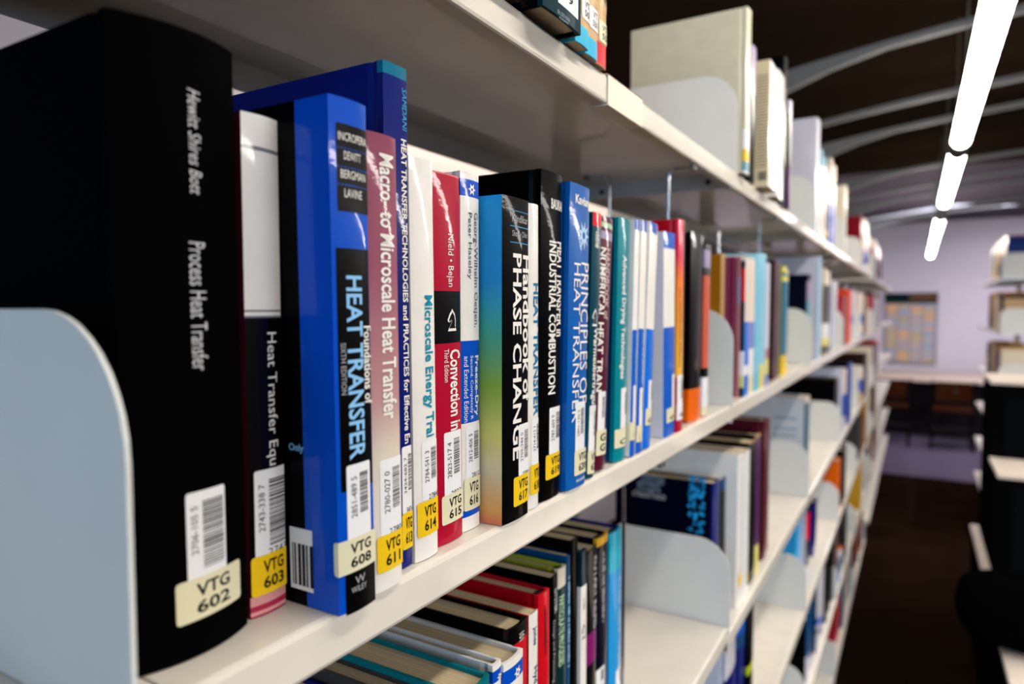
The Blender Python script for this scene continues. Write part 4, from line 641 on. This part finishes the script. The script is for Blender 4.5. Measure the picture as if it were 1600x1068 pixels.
 dict(z=1.09, y0=3.4692, y1=3.5223, x=-0.01, h=0.2581, depth=0.2, label='deep blue spine with navy cover on lower shelf, fourth of four alike', group='alike: deep blue spine with navy cover on lower shelf', sag=0.0018, spine='royal2', side='navydark'),
 dict(z=1.09, y0=3.9128, y1=3.9629, x=-0.004, h=0.1926, depth=0.17, label='white book with blue foot behind fourth lower bookend, first of seven alike', group='alike: white book with blue foot behind fourth lower bookend', sag=0.0018, spine=('c', [(0.0, 'blush'), (0.1435, 'royal2'), (0.0771, 'tan')]), side='white'),
 dict(z=1.09, y0=3.9639, y1=4.014, x=-0.008, h=0.1866, depth=0.17, label='white book with blue foot behind fourth lower bookend, second of seven alike', group='alike: white book with blue foot behind fourth lower bookend', sag=0.0018, spine=('c', [(0.0, 'blush'), (0.1387, 'royal2'), (0.0714, 'tan')]), side='white'),
 dict(z=1.09, y0=4.015, y1=4.0651, x=-0.005, h=0.1896, depth=0.17, label='white book with blue foot behind fourth lower bookend, third of seven alike', group='alike: white book with blue foot behind fourth lower bookend', sag=0.0018, spine=('c', [(0.0, 'blush'), (0.1343, 'royal2'), (0.0662, 'tan')]), side='white'),
 dict(z=1.09, y0=4.0661, y1=4.1162, x=-0.01, h=0.1836, depth=0.17, label='white book with blue foot behind fourth lower bookend, fourth of seven alike', group='alike: white book with blue foot behind fourth lower bookend', sag=0.0018, spine=('c', [(0.0, 'blush'), (0.1294, 'royal2'), (0.0604, 'tan')]), side='white'),
 dict(z=1.09, y0=4.1172, y1=4.1673, x=-0.004, h=0.1906, depth=0.17, label='white book with blue foot behind fourth lower bookend, fifth of seven alike', group='alike: white book with blue foot behind fourth lower bookend', sag=0.0018, spine=('c', [(0.0, 'blush'), (0.1252, 'royal2'), (0.0554, 'tan')]), side='white'),
 dict(z=1.09, y0=4.1683, y1=4.2184, x=-0.008, h=0.1926, depth=0.17, label='white book with blue foot behind fourth lower bookend, sixth of seven alike', group='alike: white book with blue foot behind fourth lower bookend', sag=0.0018, spine=('c', [(0.0, 'blush'), (0.1204, 'royal2'), (0.0497, 'tan')]), side='white'),
 dict(z=1.09, y0=4.2194, y1=4.2694, x=-0.005, h=0.1866, depth=0.17, label='white book with blue foot behind fourth lower bookend, seventh of seven alike', group='alike: white book with blue foot behind fourth lower bookend', sag=0.0018, spine=('c', [(0.0, 'blush'), (0.1159, 'royal2'), (0.0445, 'tan')]), side='white'),
 dict(z=1.09, y0=4.3086, y1=4.3616, x=-0.004, h=0.245, depth=0.17, label='dark brown book ending the lower shelf row, first of five alike', group='alike: dark brown book ending the lower shelf row', sag=0.0018, spine='darkbrown', side='darkbrown'),
 dict(z=1.09, y0=4.3626, y1=4.4156, x=-0.008, h=0.239, depth=0.17, label='dark brown book ending the lower shelf row, second of five alike', group='alike: dark brown book ending the lower shelf row', sag=0.0018, spine='darkbrown', side='darkbrown'),
 dict(z=1.09, y0=4.4166, y1=4.4696, x=-0.005, h=0.242, depth=0.17, label='dark brown book ending the lower shelf row, third of five alike', group='alike: dark brown book ending the lower shelf row', sag=0.0018, spine='darkbrown', side='darkbrown'),
 dict(z=1.09, y0=4.4706, y1=4.5236, x=-0.01, h=0.236, depth=0.17, label='dark brown book ending the lower shelf row, fourth of five alike', group='alike: dark brown book ending the lower shelf row', sag=0.0018, spine='darkbrown', side='darkbrown'),
 dict(z=1.09, y0=4.5246, y1=4.5777, x=-0.004, h=0.243, depth=0.17, label='dark brown book ending the lower shelf row, fifth of five alike', group='alike: dark brown book ending the lower shelf row', sag=0.0018, spine='darkbrown', side='darkbrown'),
 dict(z=0.777, y0=1.1495, y1=1.2215, x=-0.02, h=0.245, depth=0.17, label='white spine with navy foot on fourth shelf', sag=0.0018, spine=('c', [(0.0, 'lavender2'), (0.1932, 'navyblue')]), side='lavender'),
 dict(z=0.777, y0=1.2434, y1=1.2873, x=-0.022, h=0.245, depth=0.17, label='black spine with blue pattern on fourth shelf, first of two alike', group='alike: black spine with blue pattern on fourth shelf', sag=0.0018, spine=('c', [(0.0, 'black2'), (0.245, 'blue624'), (0.245, 'darkteal2'), (0.245, 'blue624'), (0.2272, 'blue623'), (0.2032, 'navyblue')]), side='black2'),
 dict(z=0.777, y0=1.2883, y1=1.3321, x=-0.026, h=0.239, depth=0.17, label='black spine with blue pattern on fourth shelf, second of two alike', group='alike: black spine with blue pattern on fourth shelf', sag=0.0018, spine=('c', [(0.0, 'black2'), (0.239, 'blue624'), (0.239, 'darkteal2'), (0.239, 'blue624'), (0.2074, 'blue623'), (0.1826, 'navyblue')]), side='black2'),
 dict(z=0.777, y0=1.3343, y1=1.3814, x=-0.02, h=0.245, depth=0.17, label='black spine with lime label on fourth shelf', sag=0.0018, spine=('c', [(0.0, 'darkteal2'), (0.245, 'black2'), (0.1313, 'lime'), (0.1147, 'black2')]), side='black2'),
 dict(z=0.777, y0=2.1989, y1=2.2542, x=-0.055, h=0.1754, depth=0.17, label='azure book behind fourth shelf bookend, first of two alike', group='alike: azure book behind fourth shelf bookend', sag=0.0018, spine='azure', side='azure'),
 dict(z=0.777, y0=2.2552, y1=2.3105, x=-0.059, h=0.1694, depth=0.17, label='azure book behind fourth shelf bookend, second of two alike', group='alike: azure book behind fourth shelf bookend', sag=0.0018, spine='azure', side='azure'),
 dict(z=0.777, y0=2.3127, y1=2.3174, x=-0.045, h=0.1958, depth=0.17, label='white spine next to the azure book', sag=0.0003, spine='lavender2', side='lavender2'),
 dict(z=0.777, y0=2.3196, y1=2.3682, x=-0.04, h=0.1819, depth=0.17, label='red spined black book on fourth shelf, first of two alike', group='alike: red spined black book on fourth shelf', sag=0.0018, spine=('c', [(0.0, 'black2'), (0.1692, 'brightred'), (0.0816, 'black2')]), side='black2'),
 dict(z=0.777, y0=2.3692, y1=2.4177, x=-0.044, h=0.1759, depth=0.17, label='red spined black book on fourth shelf, second of two alike', group='alike: red spined black book on fourth shelf', sag=0.0018, spine=('c', [(0.0, 'black2'), (0.1556, 'brightred'), (0.0663, 'black2')]), side='black2'),
 dict(z=0.777, y0=2.4199, y1=2.483, x=-0.03, h=0.1825, depth=0.17, label='navy spine after the red spined black book', sag=0.0018, spine=('c', [(0.0, 'navyblue'), (0.0342, 'lilac')]), side='navyblue'),
 dict(z=0.777, y0=3.0029, y1=3.0596, x=-0.01, h=0.2094, depth=0.17, label='orange book behind third bookend of fourth shelf, first of two alike', group='alike: orange book behind third bookend of fourth shelf', sag=0.0018, spine='orange', side='orange'),
 dict(z=0.777, y0=3.0606, y1=3.1173, x=-0.014, h=0.2034, depth=0.17, label='orange book behind third bookend of fourth shelf, second of two alike', group='alike: orange book behind third bookend of fourth shelf', sag=0.0018, spine='orange', side='orange'),
 dict(z=0.777, y0=3.1195, y1=3.1732, x=-0.006, h=0.2315, depth=0.17, label='black book beside orange one on fourth shelf, first of four alike', group='alike: black book beside orange one on fourth shelf', sag=0.0018, spine='black2', side='black2'),
 dict(z=0.777, y0=3.1742, y1=3.2278, x=-0.01, h=0.2255, depth=0.17, label='black book beside orange one on fourth shelf, second of four alike', group='alike: black book beside orange one on fourth shelf', sag=0.0018, spine='black2', side='black2'),
 dict(z=0.777, y0=3.2288, y1=3.2825, x=-0.007, h=0.2285, depth=0.17, label='black book beside orange one on fourth shelf, third of four alike', group='alike: black book beside orange one on fourth shelf', sag=0.0018, spine='black2', side='black2'),
 dict(z=0.777, y0=3.2835, y1=3.3372, x=-0.012, h=0.2225, depth=0.17, label='black book beside orange one on fourth shelf, fourth of four alike', group='alike: black book beside orange one on fourth shelf', sag=0.0018, spine='black2', side='black2'),
 dict(z=0.777, y0=4.1144, y1=4.1677, x=-0.006, h=0.245, depth=0.17, label='grey book at far end of fourth shelf, first of four alike', group='alike: grey book at far end of fourth shelf', sag=0.0018, spine='greydark', side='greydark'),
 dict(z=0.777, y0=4.1687, y1=4.2221, x=-0.01, h=0.239, depth=0.17, label='grey book at far end of fourth shelf, second of four alike', group='alike: grey book at far end of fourth shelf', sag=0.0018, spine='greydark', side='greydark'),
 dict(z=0.777, y0=4.2231, y1=4.2764, x=-0.007, h=0.242, depth=0.17, label='grey book at far end of fourth shelf, third of four alike', group='alike: grey book at far end of fourth shelf', sag=0.0018, spine='greydark', side='greydark'),
 dict(z=0.777, y0=4.2774, y1=4.3307, x=-0.012, h=0.236, depth=0.17, label='grey book at far end of fourth shelf, fourth of four alike', group='alike: grey book at far end of fourth shelf', sag=0.0018, spine='greydark', side='greydark'),
 dict(z=0.777, y0=4.4046, y1=4.4562, x=-0.006, h=0.245, depth=0.17, label='ochre book at far end of fourth shelf, first of six alike', group='alike: ochre book at far end of fourth shelf', sag=0.0018, spine='ochre', side='ochre'),
 dict(z=0.777, y0=4.4572, y1=4.5087, x=-0.01, h=0.239, depth=0.17, label='ochre book at far end of fourth shelf, second of six alike', group='alike: ochre book at far end of fourth shelf', sag=0.0018, spine='ochre', side='ochre'),
 dict(z=0.777, y0=4.5097, y1=4.5613, x=-0.007, h=0.242, depth=0.17, label='ochre book at far end of fourth shelf, third of six alike', group='alike: ochre book at far end of fourth shelf', sag=0.0018, spine='ochre', side='ochre'),
 dict(z=0.777, y0=4.5623, y1=4.6139, x=-0.012, h=0.236, depth=0.17, label='ochre book at far end of fourth shelf, fourth of six alike', group='alike: ochre book at far end of fourth shelf', sag=0.0018, spine='ochre', side='ochre'),
 dict(z=0.777, y0=4.6149, y1=4.6664, x=-0.006, h=0.243, depth=0.17, label='ochre book at far end of fourth shelf, fifth of six alike', group='alike: ochre book at far end of fourth shelf', sag=0.0018, spine='ochre', side='ochre'),
 dict(z=0.777, y0=4.6674, y1=4.719, x=-0.01, h=0.245, depth=0.17, label='ochre book at far end of fourth shelf, sixth of six alike', group='alike: ochre book at far end of fourth shelf', sag=0.0018, spine='ochre', side='ochre'),
 dict(z=0.469, y0=2.1744, y1=2.2269, x=-0.016, h=0.245, depth=0.17, label='blue topped white spine on fifth shelf, first of three alike', group='alike: blue topped white spine on fifth shelf', sag=0.0018, spine=('c', [(0.0, 'blue623'), (0.0807, 'lavender2')]), side='black2'),
 dict(z=0.469, y0=2.2279, y1=2.2804, x=-0.02, h=0.239, depth=0.17, label='blue topped white spine on fifth shelf, second of three alike', group='alike: blue topped white spine on fifth shelf', sag=0.0018, spine=('c', [(0.0, 'blue623'), (0.0558, 'lavender2')]), side='black2'),
 dict(z=0.469, y0=2.2814, y1=2.3338, x=-0.017, h=0.242, depth=0.17, label='blue topped white spine on fifth shelf, third of three alike', group='alike: blue topped white spine on fifth shelf', sag=0.0018, spine=('c', [(0.0, 'blue623'), (0.0327, 'lavender2')]), side='black2'),
 dict(z=0.469, y0=2.3907, y1=2.4492, x=-0.012, h=0.245, depth=0.17, label='white spine with two blue bands on fifth shelf, first of four alike', group='alike: white spine with two blue bands on fifth shelf', sag=0.0018, spine=('c', [(0.0, 'lavender2'), (0.114, 'blue624'), (0.0923, 'lavender2'), (0.075, 'navyblue'), (0.0642, 'lavender2'), (0.0, 'navyblue')]), side='black2'),
 dict(z=0.469, y0=2.4502, y1=2.5088, x=-0.016, h=0.239, depth=0.17, label='white spine with two blue bands on fifth shelf, second of four alike', group='alike: white spine with two blue bands on fifth shelf', sag=0.0018, spine=('c', [(0.0, 'lavender2'), (0.0895, 'blue624'), (0.0673, 'lavender2'), (0.0496, 'navyblue'), (0.0385, 'lavender2'), (0.0, 'navyblue')]), side='black2'),
 dict(z=0.469, y0=2.5098, y1=2.5683, x=-0.013, h=0.242, depth=0.17, label='white spine with two blue bands on fifth shelf, third of four alike', group='alike: white spine with two blue bands on fifth shelf', sag=0.0018, spine=('c', [(0.0, 'lavender2'), (0.0666, 'blue624'), (0.044, 'lavender2'), (0.0258, 'navyblue'), (0.0145, 'lavender2'), (0.0, 'navyblue')]), side='black2'),
 dict(z=0.469, y0=2.5693, y1=2.6279, x=-0.018, h=0.236, depth=0.17, label='white spine with two blue bands on fifth shelf, fourth of four alike', group='alike: white spine with two blue bands on fifth shelf', sag=0.0018, spine=('c', [(0.0, 'lavender2'), (0.0419, 'blue624'), (0.0187, 'lavender2'), (0.0001, 'navyblue'), (0.0, 'lavender2'), (0.0, 'navyblue')]), side='black2'),
 dict(z=0.469, y0=2.6379, y1=2.6895, x=-0.012, h=0.245, depth=0.17, label='purple black spine on fifth shelf, first of five alike', group='alike: purple black spine on fifth shelf', sag=0.0018, spine=('c', [(0.0, 'softblack'), (0.0, 'plum3')]), side='softblack'),
 dict(z=0.469, y0=2.6905, y1=2.742, x=-0.016, h=0.239, depth=0.17, label='purple black spine on fifth shelf, second of five alike', group='alike: purple black spine on fifth shelf', sag=0.0018, spine=('c', [(0.0, 'softblack'), (0.0, 'plum3')]), side='softblack'),
 dict(z=0.469, y0=2.743, y1=2.7946, x=-0.013, h=0.242, depth=0.17, label='purple black spine on fifth shelf, third of five alike', group='alike: purple black spine on fifth shelf', sag=0.0018, spine=('c', [(0.0, 'softblack'), (0.0, 'plum3')]), side='softblack'),
 dict(z=0.469, y0=2.7956, y1=2.8471, x=-0.018, h=0.236, depth=0.17, label='purple black spine on fifth shelf, fourth of five alike', group='alike: purple black spine on fifth shelf', sag=0.0018, spine=('c', [(0.0, 'softblack'), (0.0, 'plum3')]), side='softblack'),
 dict(z=0.469, y0=2.8481, y1=2.8997, x=-0.012, h=0.243, depth=0.17, label='purple black spine on fifth shelf, fifth of five alike', group='alike: purple black spine on fifth shelf', sag=0.0018, spine=('c', [(0.0, 'softblack'), (0.0, 'plum3')]), side='softblack'),
 dict(z=0.469, y0=3.0703, y1=3.1316, x=-0.008, h=0.245, depth=0.17, label='white spine with orange top on fifth shelf, first of three alike', group='alike: white spine with orange top on fifth shelf', sag=0.0018, spine=('c', [(0.0, 'navydark'), (0.1499, 'orange'), (0.1337, 'label'), (0.1012, 'greyblue'), (0.0279, 'blue624')]), side='taupe'),
 dict(z=0.469, y0=3.1326, y1=3.1938, x=-0.012, h=0.239, depth=0.17, label='white spine with orange top on fifth shelf, second of three alike', group='alike: white spine with orange top on fifth shelf', sag=0.0018, spine=('c', [(0.0, 'navydark'), (0.1304, 'orange'), (0.1138, 'label'), (0.0807, 'greyblue'), (0.006, 'blue624')]), side='taupe'),
 dict(z=0.469, y0=3.1948, y1=3.2561, x=-0.009, h=0.242, depth=0.17, label='white spine with orange top on fifth shelf, third of three alike', group='alike: white spine with orange top on fifth shelf', sag=0.0018, spine=('c', [(0.0, 'navydark'), (0.1121, 'orange'), (0.0953, 'label'), (0.0615, 'greyblue'), (0.0, 'blue624')]), side='taupe'),
 dict(z=0.469, y0=3.2821, y1=3.3397, x=-0.008, h=0.245, depth=0.17, label='dark grey book beside orange topped one on fifth shelf, first of three alike', group='alike: dark grey book beside orange topped one on fifth shelf', sag=0.0018, spine='greydark', side='greydark'),
 dict(z=0.469, y0=3.3407, y1=3.3982, x=-0.012, h=0.239, depth=0.17, label='dark grey book beside orange topped one on fifth shelf, second of three alike', group='alike: dark grey book beside orange topped one on fifth shelf', sag=0.0018, spine='greydark', side='greydark'),
 dict(z=0.469, y0=3.3992, y1=3.4568, x=-0.009, h=0.242, depth=0.17, label='dark grey book beside orange topped one on fifth shelf, third of three alike', group='alike: dark grey book beside orange topped one on fifth shelf', sag=0.0018, spine='greydark', side='greydark'),
 dict(z=0.469, y0=4.2369, y1=4.2937, x=-0.006, h=0.245, depth=0.17, label='mustard book at far end of fifth shelf, first of four alike', group='alike: mustard book at far end of fifth shelf', sag=0.0018, spine='mustard', side='mustard'),
 dict(z=0.469, y0=4.2947, y1=4.3515, x=-0.01, h=0.239, depth=0.17, label='mustard book at far end of fifth shelf, second of four alike', group='alike: mustard book at far end of fifth shelf', sag=0.0018, spine='mustard', side='mustard'),
 dict(z=0.469, y0=4.3525, y1=4.4093, x=-0.007, h=0.242, depth=0.17, label='mustard book at far end of fifth shelf, third of four alike', group='alike: mustard book at far end of fifth shelf', sag=0.0018, spine='mustard', side='mustard'),
 dict(z=0.469, y0=4.4103, y1=4.4672, x=-0.012, h=0.236, depth=0.17, label='mustard book at far end of fifth shelf, fourth of four alike', group='alike: mustard book at far end of fifth shelf', sag=0.0018, spine='mustard', side='mustard'),
]

for b in BOOKS: book(**b)

# ------------------------------------------------------------------ more books far along the rows
FARC = ['white', 'blush', 'softblack', 'navyblue', 'crimson', 'tan', 'darkteal', 'royal2', 'greydark', 'orange', 'cream3', 'maroon', 'lavender2', 'ochre', 'blue623', 'darkbrown']
CNAME = dict(white='white', blush='blush pink', softblack='black', navyblue='navy', crimson='crimson', tan='tan', darkteal='dark teal', royal2='royal blue', greydark='dark grey', orange='orange', cream3='cream', maroon='maroon', lavender2='lavender', ochre='ochre', blue623='deep blue', darkbrown='dark brown')
NTH = ['first', 'second', 'third', 'fourth', 'fifth', 'sixth', 'seventh', 'eighth', 'ninth', 'tenth', 'eleventh', 'twelfth', 'thirteenth', 'fourteenth']
def fill(y0, y1, z, where, x=-.006, wmin=.03, wmax=.06, turn=0.0, xb=0.0, frac=.8, pal=FARC):
    y = y0 + .004; i = 0; end = y0 + (y1 - y0) * frac
    while y < end and i < 14:
        w = rnd.uniform(wmin, wmax); c = rnd.choice(pal); c2 = rnd.choice(pal); hh = rnd.uniform(.21, .27)
        sp = c if rnd.random() < .6 else ('c', [(0.0, c), (hh * rnd.uniform(.25, .6), c2)])
        book(z, y, y + w, xb + (x - rnd.uniform(0, .02)) * (-1 if turn else 1), hh, 0, .17, '%s book, %s along the %s' % (CNAME[c], NTH[i], where), None, True, .002, sp, c, turn=turn, n=3)
        y += w + .002; i += 1
for li in range(5):
    fill(RACK_FAR_Y + .01, RACK_FAR_Y + 4 * BAY, LEVELS[li], '%s of the further left row' % SHELF[li], wmin=.07, wmax=.09, frac=.98)
    bookend(RACK_FAR_Y + .004, LEVELS[li], 'bookend at the near end of the further left row, %s' % SHELF[li])
for li in range(3):
    fill(5.45, 6.6, LEVELS[li], '%s of the right hand row' % SHELF[li], turn=PI, xb=.71, wmin=.06, wmax=.08, frac=.98, pal=['tan', 'softblack', 'ochre', 'darkbrown', 'navyblue', 'cream3', 'darkteal'])
    bookend(5.437, LEVELS[li], 'blue grey bookend at the near end of the right hand row, %s' % SHELF[li], x=.71, turn=PI)
for li, k in ((5, 2), (5, 3)):
    ya = JOINT0 + BAY * k
    fill(ya + .3, ya + BAY, LEVELS[li], '%s past its %s bookend' % (SHELF[li], ORD[k]), frac=.9)

# ------------------------------------------------------------------ lamps over the aisle
def emit(color, strength):
    m, nt, ln, b = new_mat('lamp_diffuser', .4)
    b.inputs['Base Color'].default_value = (1, 1, 1, 1)
    b.inputs['Emission Color'].default_value = color; b.inputs['Emission Strength'].default_value = strength
    return m
M_LAMP = emit((1.0, .93, .83, 1), LAMP)
M_CAP = paint((92, 92, 90), .4)
LAMPS = [(.1, 1.4, 'tubular lamp hanging above the first bay'),
         (1.5, 2.98, 'nearest glowing tubular lamp, cut off by the top of the frame'), (3.12, 4.68, 'second glowing tubular lamp down the aisle'),
         (5.35, 6.5, 'third glowing tubular lamp, past the wide dark gap'), (6.62, 7.55, 'fourth glowing tubular lamp toward the wall'), (7.66, 9.2, 'last glowing tubular lamp near the end wall')]
for ya, yb, lab in LAMPS:
    r = thing('tube_lamp', lab, 'lamp', (.362, ya, 2.2))
    L = yb - ya; m = MB()
    m.tube([(0, .03, 0), (0, L - .03, 0)], .029, 20, caps=True); m.build('diffuser', M_LAMP, r)
    for e0, e1 in ((0, .03), (L - .03, L)):
        m = MB(); m.tube([(0, e0, 0), (0, e1, 0)], .032, 20); m.build('end_cap', M_CAP, r)
    for yy in (.25, L - .25):
        m = MB(); m.tube([(0, yy, .026), (0, yy, ROOM_H - 2.2 - .002)], .002, 6); m.build('hanger_wire', M_CAP, r)
r = thing('lamp_housing', 'dark grey coupling box between two tubular lamps', 'lamp', (.362, 4.70, 2.2))
m = MB(); m.tube([(0, 0, 0), (0, .62, 0)], .031, 16); m.build('housing', M_CAP, r)
m = MB(); m.tube([(0, .3, .031), (0, .3, ROOM_H - 2.2 - .002)], .002, 6); m.build('hanger_wire', M_CAP, r)

# ------------------------------------------------------------------ reading area at the end wall
M_TABLE = paint((196, 176, 158), .35, 0, 0, 3, .08, stretch=(1, 12, 1))
def table(x0, x1, y0, y1, label):
    r = thing('reading_desk', label, 'desk', ((x0 + x1) / 2, (y0 + y1) / 2, 0))
    hx, hy = (x1 - x0) / 2, (y1 - y0) / 2
    m = MB(); m.box((-hx, -hy, .715), (hx, hy, .74)); m.build('desk_top', M_TABLE, r)
    m = MB(); m.box((-hx + .05, -.25, .02), (hx - .05, -.23, .715)); m.build('shade_panel', paint((40, 35, 42), .5), r)  # added dark panel standing in for the shade under the desk
    for sx in (-1, 1):
        for sy in (-1, 1):
            m = MB(); m.box((sx * (hx - .06) - .02, sy * (hy - .06) - .02, 0), (sx * (hx - .06) + .02, sy * (hy - .06) + .02, .715)); m.build('leg', M_DARK, r)
table(-.55, 1.15, 9.55, 10.9, 'long pale reading desk in front of the end wall')
M_SEAT = paint((58, 27, 9), .35, .3, 0, 6, .2, stretch=(1, 1, 8))
M_TUBE = paint((30, 28, 30), .2, 0, .6)
def chair(x, y, label):
    r = thing('reading_chair', label, 'chair', (x, y, 0))
    m = MB(); m.box((-.2, -.17, .43), (.2, .21, .45)); m.build('seat', M_SEAT, r)
    n = 8; m = MB()
    pts = [(-.17 + .34 * i / n, -.19 - .03 * (1 - (2 * i / n - 1) ** 2)) for i in range(n + 1)]
    for i in range(n):
        (xa, ya), (xb, yb) = pts[i], pts[i + 1]
        m.add([(xa, ya, .56), (xb, yb, .56), (xb, yb, .77), (xa, ya, .77), (xa, ya + .012, .56), (xb, yb + .012, .56), (xb, yb + .012, .77), (xa, ya + .012, .77)],
              [(0, 1, 2, 3), (5, 4, 7, 6), (3, 2, 6, 7), (0, 4, 5, 1)])
    m.build('backrest', M_SEAT, r)
    for sx in (-1, 1):
        m = MB(); m.tube([(sx * .2, -.22, 0), (sx * .2, -.18, .44), (sx * .2, -.2, .6), (sx * .2, -.215, .785)], .014, 8); m.build('leg', M_TUBE, r)
        m = MB(); m.tube([(sx * .19, .2, 0), (sx * .19, .18, .43)], .013, 8); m.build('leg', M_TUBE, r)
        m = MB(); m.tube([(sx * .2, -.2, .02), (sx * .19, .2, .02)], .013, 8); m.build('runner', M_TUBE, r)
    m = MB(); m.tube([(-.2, -.205, .25), (.2, -.205, .25)], .01, 8); m.build('stretcher', M_TUBE, r)
chair(.00, 9.30, 'brown backed chair at the desk, close to the left bookshelves')
chair(.62, 9.25, 'brown backed chair at the desk, close to the black boxes')
# timetable board
r = thing('timetable_board', 'large printed timetable with dark green header on the end wall', 'poster', (.17, FLOOR_Y1 - .03, .83))
m = MB(); m.box((-.32, 0, 0), (.32, .018, .98)); m.build('board', paint((140, 136, 142), .5), r)
m = MB(); m.box((-.32, -.004, .84), (.32, -.0005, .98)); m.build('header_panel', paint((8, 34, 34), .5), r)
cells = {}
cols = ['cellgrey', 'cellsand', 'cellrose', 'cellgrey', 'cellblue', 'cellsand', 'cellorange']
for cx in range(4):
    zz = .82
    while zz > .04:
        hh = rnd.choice([.035, .06, .09]); hh = min(hh, zz - .02)
        cells.setdefault(rnd.choice(cols), []).append((-.29 + cx * .148, -.29 + cx * .148 + .132, zz - hh, zz)); zz -= hh + .008
for c, L in cells.items():
    for x0, x1, z0, z1 in L:
        m = MB(); m.box((x0, -.002, z0), (x1, -.0003, z1)); m.build('printed_cell', flat(c), r)
m = MB(); m.box((-.02, -.005, .885), (.30, -.0042, .95)); m.build('header_strip', paint((110, 72, 40), .5), r)

# ------------------------------------------------------------------ black units on the right
M_BLACK = matte('black_board', (7, 8, 9), 8.0, .1)
M_LID = paint((222, 208, 194), .35)
r = thing('low_counter', 'long low black counter with pale top on the right of the aisle', 'counter', (.505, 2.2, 0))
m = MB(); m.box((0, 0, .0), (.9, 1.9, .49)); m.build('carcass', M_BLACK, r)
m = MB(); m.box((-.004, -.004, .4905), (.9, 1.905, .51)); m.build('counter_top', M_LID, r)
def crate(y0, y1, z1, label):
    r = thing('storage_box', label, 'box', (.535, y0, .5105))
    H = z1 - .5105
    m = MB(); m.box((0, 0, 0), (.55, y1 - y0, H - .014)); m.build('box_body', M_BLACK, r)
    m = MB(); m.box((-.003, -.003, H - .0135), (.553, y1 - y0, H)); m.build('lid', M_LID, r)
    m = MB(); m.box((.05, -.004, H * .12), (.5, -.0005, H * .9)); m.build('front_panel', matte('black_panel', (11, 14, 17), 8.0, .1), r)
crate(3.66, 4.08, 1.28, 'tall black box with pale lid standing on the low counter')
crate(3.27, 3.64, .945, 'shorter black box with pale lid in front of the tall one')
r = thing('shoulder_bag', 'black soft bag lying on the low counter by the boxes', 'bag', (.635, 2.72, .5105))
m = MB(); nu, nv = 20, 12
vs = []
for i in range(nv + 1):
    th = PI * i / nv
    for j in range(nu):
        ph = 2 * PI * j / nu
        sp = lambda v, e: math.copysign(abs(v) ** e, v)
        vs.append((.26 * sp(math.sin(th), .6) * sp(math.cos(ph), .6), .17 * sp(math.sin(th), .6) * sp(math.sin(ph), .6), .105 - .105 * sp(math.cos(th), .7)))
m.add(vs, [(i * nu + j, i * nu + (j + 1) % nu, (i + 1) * nu + (j + 1) % nu, (i + 1) * nu + j) for i in range(nv) for j in range(nu)], 0, True)
m.build('bag_body', matte('black_cloth', (5, 5, 6), 30.0, .2), r)
m = MB(); m.tube([(-.12 + .24 * i / 10, 0, .205 + .05 * math.sin(PI * i / 10)) for i in range(11)], .008, 8); m.build('handle', M_BLACK, r)
